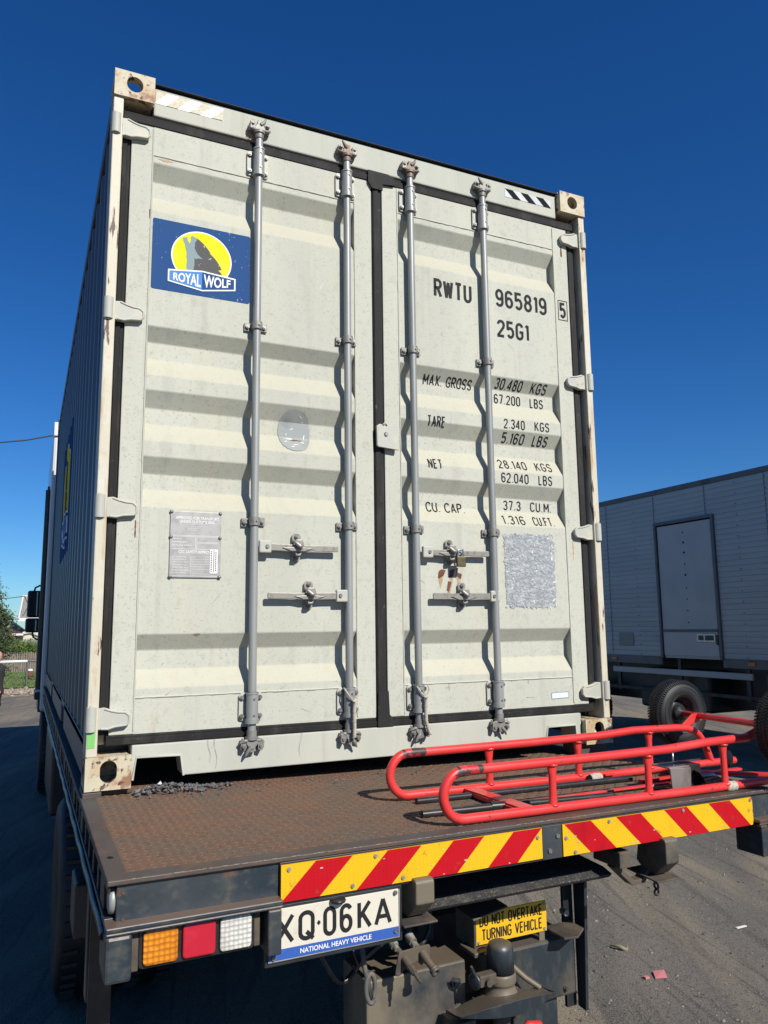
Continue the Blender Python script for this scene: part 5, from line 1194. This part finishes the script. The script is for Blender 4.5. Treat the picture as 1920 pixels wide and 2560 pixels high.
b.prism([(1.96, YF(2)-.005), (2.01, YF(2)-.005), (2.01, YF(2)-.03), (1.96, YF(2)-.03)], zd(2)+.020, zd(2)+.026, 2); b.build('gusset', 'red', tro)
# black skid runners
b = MB(); b.tube([(1.06, -.560, zd(1.1)+.010), (1.5, -.553, zd(1.5)+.010), (2.05, -.545, zd(2)+.011)], .0115, 10); b.build('skid_runner', 'bpoly', tro)
b = MB(); b.tube([(.985, -.745, zd(1)+.010), (1.25, -.755, zd(1.25)+.012), (1.75, -.775, zd(1.75)+.012)], [.0125, .0125, .011], 10); b.build('skid_runner', 'bpoly', tro)
b = MB(); b.tube([(1.245, -.752, zd(1.25)+.013), (1.30, -.757, zd(1.3)+.013)], .016, 10); b.build('skid_collar', 'bpoly', tro)
# clear tape wraps
for x, y in ((1.90, YF(1.9)-.035), (2.262, YN(2.26))):
    b = MB(); b.lathe((x, y, Z0(x)), (1, .03, 0), [(.015, -.028), (.019, -.024), (.0175, -.012), (.020, 0), (.0178, .012), (.019, .022), (.015, .027)], 12); b.build('tape_wrap', 'rope', tro)
# axle, wheels
A = Vector((2.55, -.350, .166)); Bn = Vector((2.475, -.925, .172))
b = MB(); b.cyl(A+(A-Bn).normalized()*.06, Bn, .0135, 14); b.build('axle', 'red', tro)
b = MB(); b.prism([(2.42, .125), (2.46, .125), (2.56, .150), (2.565, .178), (2.50, .178)], YF(2.4)-.004, YF(2.4)+.004); b.build('axle_bracket', 'red', tro, bevel=.001)
b = MB(); b.prism([(2.37, .112), (2.41, .120), (2.49, .160), (2.48, .185), (2.42, .160), (2.37, .145)], YN(2.4)+.004, YN(2.4)+.010); b.build('axle_bracket', 'red', tro, bevel=.001)
def barrow_wheel(c, ax, R=.150, w=.092, lab=''):
    c = Vector(c); ax = Vector(ax).normalized(); b = MB(); hw = w/2
    b.lathe(c, ax, [(R*.47, -hw*.55), (R*.52, -hw*.85), (R*.72, -hw*1.02), (R*.86, -hw*.92), (R*.95, -hw*.66), (R*.99, -hw*.3), (R, 0), (R*.99, hw*.3), (R*.95, hw*.66), (R*.86, hw*.92), (R*.72, hw*1.02), (R*.52, hw*.85), (R*.47, hw*.55)], 48)
    t_ = b.build('wheel', 'tyre', tro, label=lab)
    u = ax.orthogonal().normalized(); w_ = ax.cross(u)
    b = MB(); n = 78
    for k in range(n):
        a = 2*math.pi*k/n; rd = u*math.cos(a)+w_*math.sin(a); tg = ax.cross(rd)
        for s_ in (-1, 1):   # shoulder lugs
            p = [c+rd*(R*.99)+ax*s_*hw*.40, c+rd*(R*.965)+ax*s_*hw*.64, c+rd*(R*.90)+ax*s_*hw*.86]
            off = tg*.0032; up = rd*.0035+ax*s_*.0012
            vs = []
            for q in p: vs += [q-off, q+off, q+off+up, q-off+up]
            b.add(vs, [(0, 1, 5, 4), (1, 2, 6, 5), (2, 3, 7, 6), (3, 0, 4, 7), (4, 5, 9, 8), (5, 6, 10, 9), (6, 7, 11, 10), (7, 4, 8, 11), (0, 3, 2, 1), (8, 9, 10, 11)])
        for j, off_ in enumerate((-.27, -.09, .09, .27)):   # zigzag centre blocks
            aa = a+(.5 if j % 2 else 0)*2*math.pi/n; rd2 = u*math.cos(aa)+w_*math.sin(aa); tg2 = ax.cross(rd2); q = c+rd2*(R*.995-abs(off_)*.002)+ax*off_*w
            e1 = (ax*.0075+tg2*.003*(1 if j % 2 else -1)); e2 = tg2*.0032; h = rd2*.004
            vs = [q-e1-e2, q+e1-e2, q+e1+e2, q-e1+e2]; vs += [v+h for v in vs]
            b.add(vs, [(4, 5, 6, 7), (0, 1, 5, 4), (1, 2, 6, 5), (2, 3, 7, 6), (3, 0, 4, 7)])
    b.build('tread', 'tyre', t_, kind='stuff')
    b = MB(); 
    b.lathe(c, ax, [(R*.50, hw*.62), (R*.53, hw*.60), (R*.52, hw*.50), (R*.44, hw*.35), (R*.40, -hw*.1), (R*.27, -hw*.1), (R*.24, hw*.2)], 32)
    b.lathe(c, ax, [(R*.50, -hw*.62), (R*.53, -hw*.60), (R*.52, -hw*.50), (R*.44, -hw*.35), (R*.40, hw*.05), (R*.2, hw*.05)], 32); b.build('rim', 'bpoly', t_)
    b = MB(); b.lathe(c, ax, [(.0001, hw*.9), (R*.10, hw*.88), (R*.12, hw*.60), (R*.22, hw*.55), (R*.24, hw*.2), (R*.2, -hw*.6), (.0001, -hw*.62)], 20); b.build('hub', 'bpoly', t_)
    b = MB(); b.cyl(c+ax*hw*.4+u*R*.30, c+ax*hw*1.05+u*R*.36, .004, 8); b.build('valve', 'bpoly', t_)
    b = MB(); 
    for rr_ in (.80, .60): b.lathe(c, ax, [(R*rr_-.001, hw*1.0), (R*rr_, hw*1.03), (R*rr_+.001, hw*1.0)], 48)
    b.build('sidewall_ring', 'tyre', t_)
AX = (Bn-A)
barrow_wheel(A+Vector((0, .030, 0)), (0, -1, 0), R=.148, lab='far pneumatic wheel of the trolley')
barrow_wheel(Bn+Vector((0, -.045, 0)), (-.04, -1, 0), R=.155, w=.1, lab='near pneumatic wheel of the trolley')
# lever with black knob
b = MB(); b.tube([(2.44, -.50, .060), (2.56, -.51, .057), (2.60, -.52, .055)], .003, 8); b.build('lever_rod', 'chrome', tro)
b = MB(); b.lathe((2.57, -.53, .066), (0, 0, 1), [(.0001, -.018), (.013, -.015), (.020, 0), (.014, .014), (.0001, .018)], 16); b.build('lever_knob', 'bpoly', tro)
b = MB(); b.lathe((2.475, -.655, .018), (.25, -1, .1), [(.0001, -.010), (.026, -.010), (.034, -.008), (.034, .008), (.026, .010), (.0001, .010)], 24); b.build('strap_wheel', 'bpoly', tro)
# loose things inside the trolley
t = thing('steel_bracket', (2.05, -.76, -.05), 'bare steel box-section bracket with a black strap lying inside the red trolley', 'bracket')
bz = zd(2.05)+.012
b = MB(); b.prism([(2.02, bz+.006), (2.115, bz-.002), (2.120, bz+.076), (2.014, bz+.080)], -.80, -.794); b.box(2.016, 2.118, -.794, -.70, bz+.0765, bz+.082); b.build('box_section', 'steelbox', t, bevel=.002)
b = MB(); b.prism([(2.121, bz), (2.180, bz+.005), (2.180, bz+.083), (2.121, bz+.083)], -.789, -.70); b.build('box_end', 'bpoly', t, bevel=.002)
b = MB(); b.box(2.02, 2.24, -.735, -.728, bz+.083, bz+.089); b.tube([(2.10, -.73, bz+.088), (2.10, -.73, bz+.135), (2.08, -.73, bz+.14), (2.30, -.735, bz+.137)], .0035, 8); b.build('bracket_rod', 'chrome', t)
b = MB(); vs = []; pts = [(2.13, bz+.06), (2.16, bz+.03), (2.18, bz-.004), (2.16, bz-.010), (2.08, bz-.011), (2.02, bz-.009)]
for i, (x, z) in enumerate(pts): vs += [(x, -.83+.006*i, z), (x+.01, -.79+.004*i, z+.004)]
b.add(vs, [(2*i, 2*i+1, 2*i+3, 2*i+2) for i in range(len(pts)-1)]); vs2 = [(x, y, z-.003) for x, y, z in vs]; b.add(vs2, [(2*i, 2*i+2, 2*i+3, 2*i+1) for i in range(len(pts)-1)]); b.build('webbing_strap', 'bpoly', t)
b = MB(); hz = zd(1.9)+.008
b.tube([(1.925, -.800, hz+.030), (1.905, -.806, hz+.018), (1.896, -.812, hz+.002), (1.915, -.822, hz-.001), (1.96, -.832, hz), (2.02, -.842, hz+.002)], .0045, 8)
b.build('strap_hook', 'chrome', label='bent silver strap hook lying on the deck inside the trolley', cat='hook')
b = MB(); b.tube([(1.96, -.795, hz+.004), (2.00, -.812, hz+.004), (2.04, -.822, hz+.003)], [.006, .0075, .006], 8); b.build('strap_end', 'bpoly', label='short black strap end lying beside the silver hook', cat='strap')
b = MB(); b.tube([(2.19, -.71, bz+.004), (2.24, -.72, bz+.020), (2.31, -.73, bz+.022), (2.33, -.735, bz+.010), (2.26, -.73, bz+.004)], [.004, .007, .008, .006, .004], 10); b.build('clamp_lever', 'chrome', label='polished clamp lever lying right of the steel bracket', cat='clamp')

# ================================================================ WHITE BOX TRUCK ON THE RIGHT
BX = 8.55
box = thing('box_truck', (9.6, 4.5, -1.15), 'tall white aluminium box truck with a side door parked right of the container', 'box truck')
y0, y1 = .4, 8.9
b = MB(); b.box(BX+.0075, BX+2.45, y0, y1, .06, 2.60); b.build('box_body', 'alu', box)
b = MB(); b.box(BX-.012, BX+2.46, y0-.01, y1+.01, 2.540, 2.62); b.build('roof_trim', 'alutrim', box, bevel=.01)
b = MB(); b.box(BX-.015, BX+.019, y0, 4.74, -.045, .075); b.box(BX-.015, BX+.019, 5.87, y1, -.045, .075); b.build('skirt_trim', 'alutrim', box, bevel=.005)
pk = MB(); pk.prism([(0, .003), (-.006, .008), (-.009, .035), (-.006, .066), (0, .0715)][::-1], 0, 1, 1); 
pk = MB(); vs = []
for y in (0, 1):
    for x, z in ((.0075, .0005), (.001, .003), (-.002, .037), (.001, .071), (.0075, .0735)): vs.append((x, y, z))
pk.add(vs, [(i, i+1, i+6, i+5) for i in range(4)] + [(0, 4, 3, 2, 1), (5, 6, 7, 8, 9)]); plank = mesh_only(pk, 'plank', 'alu')
z = .078; k = 0
while z < 2.52:
    if z < 2.04:
        spawn(plank, 'plank', box, (BX, 5.885, z), sc=(1, y1-5.885, 1)); spawn(plank, 'plank', box, (BX, y0, z), sc=(1, 4.725-y0, 1))
    else: spawn(plank, 'plank', box, (BX, y0, z), sc=(1, y1-y0, 1))
    z += .0745; k += 1
for yc in (8.2, 7.55, 6.94, 6.31, 5.86, 4.86, 4.34, 3.86, 3.3, 2.7):
    b = MB(); zz = .10
    lo = 2.12 if 4.7 < yc < 5.9 else .10
    zz = lo
    while zz < 2.52:
        b.cyl((BX-.003, yc, zz), (BX-.009, yc, zz), .008, 6); zz += .0745 if yc in (6.94, 3.86, 5.86, 4.86) else .149
    if yc in (6.94, 5.86, 4.86, 3.86): b.box(BX-.006, BX-.002, yc+.010, yc+.0135, lo, 2.54)
    b.build('rivet_row', 'alutrim', box)
# side door
b = MB(); b.box(BX-.03, BX+.02, 4.735, 4.775, .06, 2.10); b.box(BX-.03, BX+.02, 5.835, 5.875, .06, 2.10); b.box(BX-.03, BX+.02, 4.776, 5.834, 2.055, 2.10); df = b.build('door_frame', 'alutrim', box, bevel=.003)
b = MB(); b.box(BX-.006, BX+.016, 4.80, 5.82, .47, 2.035); dr = b.build('side_door', 'aludoor', box, bevel=.004, label='flat side door of the box truck')
b = MB(); b.box(BX-.008, BX+.016, 4.80, 5.82, .10, .455); b.build('lower_door_panel', 'aludoor', dr, bevel=.004)
b = MB(); b.box(BX-.016, BX-.007, 4.80, 5.82, .440, .480); b.build('door_hinge_strip', 'alutrim', dr)
b = MB(); b.box(BX-.002, BX+.0005, 4.776, 4.80, .06, 2.05); b.box(BX-.002, BX+.0005, 4.80, 5.82, 2.036, 2.054); b.box(BX-.002, BX+.0005, 5.8205, 5.834, .06, 2.05); b.build('door_seal', 'hazb', df)
b = MB()
for zc in (1.90, 1.75, 1.60, 1.43, 1.27, 1.08, .92, .75, .58): b.cyl((BX-.006, 5.31, zc), (BX-.014, 5.31, zc), .014 if zc in (1.75, 1.60, 1.27) else .009, 8)
b.build('door_rivet', 'hazb', dr)
b = MB(); b.box(BX-.020, BX-.008, 4.84, 5.17, .30, .42); dh = b.build('door_latch', 'chrome', dr, bevel=.004)
b = MB(); b.box(BX-.026, BX-.0205, 4.87, 5.02, .325, .395); b.box(BX-.026, BX-.0205, 5.05, 5.14, .325, .395); b.box(BX-.034, BX-.008, 4.785, 4.82, .26, .40); b.build('latch_handle', 'bpoly', dh, bevel=.003)
b = MB(); b.box(BX-.012, BX-.004, 6.46, 6.79, .23, .43); b.build('tread_patch', 'treadplate', box, bevel=.002)
for y in (6.90, 4.27, 1.6):
    b = MB(); b.box(BX-.034, BX-.016, y-.055, y+.055, -.005, .045); b.build('marker_lamp', 'amber', box, bevel=.006)
# underside
b = MB(); b.box(BX+.06, BX+.10, 4.35, 7.05, -.20, -.11); b.build('side_guard_rail', 'alu', box, bevel=.01)
b = MB(); b.box(BX+.06, BX+.10, 4.2, 7.4, -.46, -.41); b.box(BX+1.6, BX+1.65, 3.2, 7.4, -.52, -.46); b.build('side_guard_rail', 'dust', box, bevel=.005)
for y in (4.4, 5.6, 6.9):
    b = MB(); b.box(BX+.08, BX+.12, y, y+.06, -.48, .05); b.build('guard_hanger', 'black', box)
for x in (BX+.75, BX+1.5):
    b = MB(); b.box(x, x+.08, y0, y1+1.5, -.35, -.06); b.build('chassis_rail', 'black', box)
b = MB(); b.box(BX+.6, BX+.64, 3.9, y1, -.66, .05); b.build('dark_shade_sheet', 'black', box)  # two dark sheets added to fill in the shade under the box
b = MB(); b.box(BX+1.9, BX+1.94, 1.9, y1, -.80, .05); b.build('dark_shade_sheet', 'black', box)
b = MB(); b.box(BX+.2, BX+2.2, 5.2, 6.6, -.72, -.12); b.build('fuel_tank', 'black', box, bevel=.04)
for y in (2.5, 3.4): 
    for x in (BX+.2, BX+.55, BX+1.95, BX+2.3): truck_wheel(x, y, box, R=.45, w=.26, z=-1.25)
for x in (BX+.25, BX+2.2): truck_wheel(x, 7.9, box, R=.45, w=.26, z=-1.25)
b = MB(); b.box(BX+.1, BX+2.35, y1+.25, y1+2.0, -.05, 1.3); b.build('cab', 'cabwhite', box, bevel=.08)
b = MB(); b.box(BX+.02, BX+.05, 3.85, 4.10, -1.1, -.1); b.build('mudflap', 'dust', box)

# ================================================================ LEFT BACKGROUND
fence = thing('paling_fence', (0, 34.6, GZ), 'weathered grey-brown timber paling fence behind the lawn', 'fence')
pm = MB(); pm.add([(-.034, 0, 0), (.034, 0, 0), (.034, .018, 0), (-.034, .018, 0), (-.034, 0, .80), (-.016, 0, .85), (.016, 0, .85), (.034, 0, .80), (-.034, .018, .80), (-.016, .018, .85), (.016, .018, .85), (.034, .018, .80)], [(0, 1, 7, 6, 5, 4), (3, 8, 9, 10, 11, 2), (0, 4, 8, 3), (1, 2, 11, 7), (4, 5, 9, 8), (5, 6, 10, 9), (6, 7, 11, 10)])
pme = mesh_only(pm, 'paling', 'paling'); random.seed(3)
for i in range(60): spawn(pme, 'paling', fence, (-4.2+i*.089, 34.6+random.uniform(-.008, .008), GZ+.05), (0, random.uniform(-.012, .012), 0), (random.uniform(.93, 1.02), 1, random.uniform(.97, 1.03)))
b = MB()
for z in (-.95, -.6): b.box(-4.3, 1.2, 34.63, 34.68, z, z+.06)
b.build('fence_rail', 'paling', fence)
# leaves
def leafcloud(b, pts, size, n):
    for i in range(n):
        c = Vector(random.choice(pts)); c = c+Vector((random.gauss(0, 1), random.gauss(0, 1), random.gauss(0, 1)))*size*2.2
        u = Vector((random.gauss(0, 1), random.gauss(0, 1), random.gauss(0, .6))).normalized(); w = u.orthogonal().normalized(); s_ = size*random.uniform(.6, 1.4)
        b.add([c-u*s_, c+w*s_*.4, c+u*s_, c-w*s_*.4], [(0, 1, 2, 3)])
tree = thing('conifer_tree', (-1.75, 26, GZ), 'dark green conifer with drooping sprays at the left edge in front of the fence', 'tree')
b = MB(); b.tube([(-1.75, 26, GZ), (-1.73, 26, .3), (-1.76, 26.02, 1.6), (-1.74, 26, 3.1)], [.11, .09, .06, .015], 8); trunk = b.build('trunk', 'bark', tree)
tips = []; bb = MB(); random.seed(21)
for i in range(230):
    h = random.uniform(-.9, 3.0); R_ = 1.68*(1-((h+1.0)/4.3))**.8*random.uniform(.65, 1.1)*(.55 if h < -.25 else 1); a = random.uniform(0, 2*math.pi)
    base = Vector((-1.75, 26, h)); tip = base+Vector((math.cos(a)*R_, math.sin(a)*R_, R_*.18-.04)); bb.tube([base, base.lerp(tip, .5)+Vector((0, 0, .05)), tip], [.02, .012, .004], 5)
    for k in range(9): tips.append(base.lerp(tip, .35+.65*k/8)+Vector((random.gauss(0, .05), random.gauss(0, .05), -.03*k/8)))
bb.build('limbs', 'bark', tree)
b = MB(); leafcloud(b, tips, .055, 48000); b.build('crown', 'plume', tree, recalc=False)
hedge = thing('hedge', (0, 35.6, GZ), 'bright green clipped hedge showing over the paling fence', 'hedge')
b = MB(); P = [(random.uniform(-4.2, 1.2), 35.6+random.uniform(-.3, .3), random.uniform(-.75, .02+random.uniform(-.03, .05))) for _ in range(2600)]
leafcloud(b, P, .045, 20000); b.build('crown', 'hedgeleaf', hedge, recalc=False)
b = MB()
for i in range(14): b.tube([(-4+i*.37, 35.6, GZ), (-3.95+i*.37, 35.62, -.2)], [.03, .012], 5)
b.build('trunk', 'bark', hedge)
# houses
def roofsheet(b, a, c, d, e, n=26, amp=.03):
    """corrugated quad a-c eave, e-d ridge"""
    a, c, d, e = map(Vector, (a, c, d, e)); nn = (c-a).cross(e-a).normalized(); vs = []
    if nn.z < 0: nn = -nn
    for i in range(n*2+1):
        t_ = i/(n*2); o = nn*(amp if i % 2 else 0); vs += [a.lerp(c, t_)+o, e.lerp(d, t_)+o]
    b.add(vs, [(2*i, 2*i+2, 2*i+3, 2*i+1) for i in range(n*2)])
h1 = thing('house', (2.5, 63, GZ), 'house with grey corrugated roof and white barge boards, behind the wing mirrors', 'house')
b = MB(); roofsheet(b, (-.60, 58.6, 1.50), (9, 58.6, 1.50), (9, 62.5, 3.15), (-.42, 62.5, 3.15), 34, .04); roofsheet(b, (9, 66.4, 1.50), (-.6, 66.4, 1.50), (-.42, 62.5, 3.15), (9, 62.5, 3.15), 20, .04); b.build('roof', 'roofgrey', h1)
b = MB(); b.box(-.70, 9, 58.45, 58.60, 1.24, 1.49); b.build('gutter', 'wtrim', h1)
b = MB(); b.tube([(-.68, 58.5, 1.47), (-.48, 62.5, 3.20)], .09, 4); b.tube([(-.48, 62.5, 3.20), (9, 62.5, 3.22)], .05, 4); b.build('barge_board', 'wtrim', h1)
b = MB(); b.box(.0, 8.6, 59.3, 66, GZ, 1.5); w_ = b.build('wall', 'cream', h1)
for x in (1.5, 4.5):
    b = MB(); b.box(x, x+1.4, 59.22, 59.3, -.3, .9); f_ = b.build('window', 'wtrim', h1)
    b = MB(); b.box(x+.08, x+1.32, 59.2, 59.219, -.22, .82); b.build('pane', 'glass', f_)
b = MB(); b.box(-.1, 8.8, 58.7, 59.29, 1.15, 1.24); b.build('soffit', 'wtrim', h1)
h2 = thing('house', (-3.5, 55, GZ), 'orange brick house with dark red hipped roof behind the conifer', 'house')
b = MB(); b.box(-6, -.42, 50, 57, GZ, .38); b.build('wall', 'brick', h2)
b = MB(); b.add([(-6.6, 49.5, .36), (-.22, 49.5, .36), (-.22, 57.5, .36), (-6.6, 57.5, .36), (-5, 53.5, 1.35), (-1.9, 53.5, 1.05), ], [(0, 1, 5, 4), (1, 2, 5), (2, 3, 4, 5), (3, 0, 4)]); b.build('roof', 'roofred', h2)
b = MB(); b.box(-6.6, -.22, 49.4, 49.5, .28, .40); b.build('gutter', 'wtrim', h2)
b = MB(); b.tube([(-.30, 49.5, .36), (-.36, 49.8, .2), (-.38, 49.9, GZ)], .05, 6); b.build('downpipe', 'wtrim', h2)
h3 = thing('house', (1.0, 47, GZ), 'low cream gabled house with grey sheet roof right of the brick house', 'house')
b = MB(); b.prism([(-.30, GZ), (-.30, .46), (.0, .52), (1.3, .05), (2.6, -.05), (2.6, GZ)], 46.2, 49); b.build('wall', 'cream', h3)
b = MB(); roofsheet(b, (-.28, 44.8, -.28), (2.8, 44.8, -.28), (2.8, 46.1, .06), (-.26, 46.1, .06), 16, .02); b.build('roof', 'roofgrey', h3)
b = MB(); b.tube([(-.34, 46.0, .46), (.1, 46.0, .54), (.7, 46.0, .30), (1.5, 46.0, .02)], .045, 4); b.build('barge_board', 'wtrim', h3)
h4 = thing('house', (-1.6, 66, GZ), 'distant grey gable roof with a white edge above the red roof', 'house')
b = MB(); b.prism([(-3.2, .5), (-1.25, 1.38), (-.2, .55), (-.2, GZ), (-3.2, GZ)], 64, 69); b.build('wall', 'roofgrey', h4)
b = MB(); b.tube([(-1.25, 63.9, 1.38), (-.1, 63.9, .50)], .05, 4); b.build('barge_board', 'wtrim', h4)
# pipe rail
pr = thing('pipe_rail', (-.1, 24.75, GZ), 'pipe barrier rail across the grass, white part ending at a steel post', 'barrier')
b = MB(); b.cyl((-3.2, 24.75, -.425), (-.10, 24.75, -.405), .045, 8); b.build('rail', 'wtrim', pr)
b = MB(); b.cyl((-.10, 24.75, -.405), (1.2, 24.75, -.395), .030, 8); b.build('rail', 'alutrim', pr)
b = MB(); b.cyl((-.10, 24.75, GZ), (-.10, 24.75, -.38), .035, 8); b.cyl((-2.6, 24.75, GZ), (-2.6, 24.75, -.38), .035, 8); b.build('post', 'alutrim', pr)
b = MB(); b.tube([(.26, 28, GZ), (.27, 28, .35)], .065, 8); b.lathe((.27, 28, .35), (0, 0, 1), [(.065, 0), (.05, .03), (.0001, .04)], 8); b.build('white_pole', 'wtrim', label='white painted pole standing on the grass right beside the truck cab', cat='pole')
b = MB(); b.lathe((.03, 30, GZ+.05), (0, 0, 1), [(.0001, 0), (.14, .01), (.15, .09), (.10, .17), (.09, .2), (.075, .24)], 10); b.lathe((.03, 30, GZ+.05), (0, 0, 1), [(.10, .235), (.12, .27), (.07, .31), (.0001, .32)], 10, 1); b.build('garden_ornament', ['rust', 'white'], label='small dark red garden ornament with white top on the grass by the post', cat='ornament')
b = MB(); b.tube([(-1.9, 30, 7.83), (-.6, 30, 8.08), (.4, 30, 8.37), (2.0, 30, 8.95), (6, 30, 10.8)], .028, 6); b.tube([(-1.9, 30, 7.83), (-9, 30, 7.2), (-16, 30, 8.0)], .028, 6); b.build('power_line', 'wire', label='thick dark power line crossing the sky high left of the container', cat='cable')
b = MB(); b.tube([(-9, 42, 2.0), (-1.2, 42, 2.25), (-.33, 42, 2.37), (-.1, 46, 2.0), (-.4, 58, 1.6)], .02, 6); b.build('power_line', 'wire', label='thin service wire running to the grey-roofed house', cat='cable')

# person at the left edge
def person(loc, s, label):
    pt = thing('person', loc, label, 'person')
    J = {'pel': (0, 0, .95, .13), 'sp': (0, 0, 1.12, .125), 'ch': (0, .01, 1.32, .15), 'nk': (0, .02, 1.50, .055), 'hd': (0, -.01, 1.60, .085), 'tp': (0, -.01, 1.70, .075),
         'sL': (-.17, .01, 1.43, .055), 'eL': (-.25, .05, 1.14, .043), 'wL': (-.24, -.10, .93, .030), 'sR': (.17, .01, 1.43, .055), 'eR': (.27, .08, 1.14, .043), 'wR': (.25, -.06, .92, .030), 'hR': (.25, -.10, .84, .034), 'hL': (-.24, -.16, .86, .034),
         'hpL': (-.09, 0, .90, .095), 'kL': (-.10, -.06, .50, .058), 'aL': (-.10, .06, .09, .038), 'fL': (-.11, -.08, .035, .035), 'hpR': (.09, 0, .90, .095), 'kR': (.11, .04, .50, .058), 'aR': (.14, .20, .10, .038), 'fR': (.16, .07, .035, .035)}
    E_ = [('pel', 'sp'), ('sp', 'ch'), ('ch', 'nk'), ('nk', 'hd'), ('hd', 'tp'), ('ch', 'sL'), ('sL', 'eL'), ('eL', 'wL'), ('wL', 'hL'), ('ch', 'sR'), ('sR', 'eR'), ('eR', 'wR'), ('wR', 'hR'), ('pel', 'hpL'), ('hpL', 'kL'), ('kL', 'aL'), ('aL', 'fL'), ('pel', 'hpR'), ('hpR', 'kR'), ('kR', 'aR'), ('aR', 'fR')]
    def skin(names, edges, mt, grow, nm, root):
        me = bpy.data.meshes.new(nm); idx = {k: i for i, k in enumerate(names)}
        me.from_pydata([(J[k][0]*s, J[k][1]*s, J[k][2]*s) for k in names], [(idx[a], idx[c]) for a, c in edges], []); me.materials.append(M[mt])
        o = bpy.data.objects.new(nm, me); C.objects.link(o); o.parent = pt
        sk = o.modifiers.new('skin', 'SKIN')
        if not me.skin_vertices: me.attributes.new
        o.modifiers.new('sub', 'SUBSURF').levels = 2; o.modifiers['sub'].render_levels = 2
        return o, idx, me
    # tapered, joined tubes (one mesh for the body)
    bm_ = MB()
    chains = [['hpL', 'kL', 'aL', 'fL'], ['hpR', 'kR', 'aR', 'fR'], ['sL', 'eL', 'wL', 'hL'], ['sR', 'eR', 'wR', 'hR']]
    V = lambda k: Vector(J[k][:3])*s
    for ch in chains:
        pts = [V(k) for k in ch]; rr_ = [J[k][3]*s for k in ch]; P = []; R_ = []
        for i in range(len(pts)-1):
            for q in range(4): P.append(pts[i].lerp(pts[i+1], q/4)); R_.append(rr_[i]+(rr_[i+1]-rr_[i])*q/4)
        P.append(pts[-1]); R_.append(rr_[-1]*.6); bm_.tube(P, R_, 12)
    bm_.lathe((0, 0, .84*s), (0, 0, 1), [(.0001, 0), (.12*s, .02*s), (.15*s, .10*s), (.125*s, .26*s), (.15*s, .46*s), (.17*s, .58*s), (.10*s, .63*s), (.055*s, .66*s), (.055*s, .70*s), (.075*s, .74*s), (.092*s, .80*s), (.092*s, .86*s), (.06*s, .92*s), (.0001, .935*s)], 16)
    for k in range(4): bm_.tube([V('hR')+Vector((.012*k-.018, 0, 0))*s, V('hR')+Vector((.012*k-.018, -.01, -.05))*s, V('hR')+Vector((.012*k-.018, .01, -.085+.006*abs(k-1)))*s], .008*s, 6)
    bm_.tube([V('hR')+Vector((-.03, -.01, .01))*s, V('hR')+Vector((-.045, -.03, -.04))*s], .009*s, 6)
    bm_.lathe(V('tp')+Vector((.088, .0, -.10))*s, (1, 0, 0), [(.022*s, -.006*s), (.026*s, .004*s), (.010*s, .006*s)], 8)
    bd = bm_.build('body', 'person_skin', pt); bd.matrix_parent_inverse = Matrix.Identity(4)
    q = MB(); q.lathe((0, .016*s, 1.61*s), (0, .25, 1), [(.099*s, .0), (.104*s, .06*s), (.094*s, .13*s), (.055*s, .18*s), (.0001, .195*s)], 14); hr = q.build('hair', 'person_hair', pt); hr.matrix_parent_inverse = Matrix.Identity(4)
    q = MB(); q.lathe((0, 0, .80*s), (0, 0, 1), [(.14*s, 0), (.165*s, .04*s), (.165*s, .12*s), (.14*s, .22*s)], 16)
    for sd in ('L', 'R'): a_ = V('hp'+sd); c_ = V('k'+sd); q.tube([a_, a_.lerp(c_, .5), a_.lerp(c_, .86)], [.115*s, .105*s, .10*s], 12)
    so = q.build('shorts', 'person_black', pt); so.matrix_parent_inverse = Matrix.Identity(4)
    q = MB(); q.lathe((0, 0, .98*s), (0, 0, 1), [(.145*s, 0), (.140*s, .12*s), (.165*s, .32*s), (.185*s, .44*s), (.11*s, .50*s), (.07*s, .52*s)], 16)
    for sd in ('L', 'R'): a_ = V('s'+sd); c_ = V('e'+sd); q.tube([a_+Vector((0, 0, .01)), a_.lerp(c_, .55)], [.07*s, .062*s], 12)
    sh = q.build('shirt', 'person_black', pt); sh.matrix_parent_inverse = Matrix.Identity(4)
    for sd in ('L', 'R'):
        a_ = V('a'+sd); f_ = V('f'+sd); q = MB(); q.tube([a_+Vector((0, .05*s, -.05*s)), a_+Vector((0, .01*s, -.045*s)), f_, f_+Vector((0, -.07*s, -.004*s))], [.03*s, .045*s, .042*s, .022*s], 10); z_ = q.build('shoe', 'rust', pt); z_.matrix_parent_inverse = Matrix.Identity(4)
    return pt
pp = person((-.655, 13.1, GZ), .82, 'person in black shorts at the left edge walking on the asphalt, half out of frame')
pp.rotation_euler = (0, 0, math.radians(75))
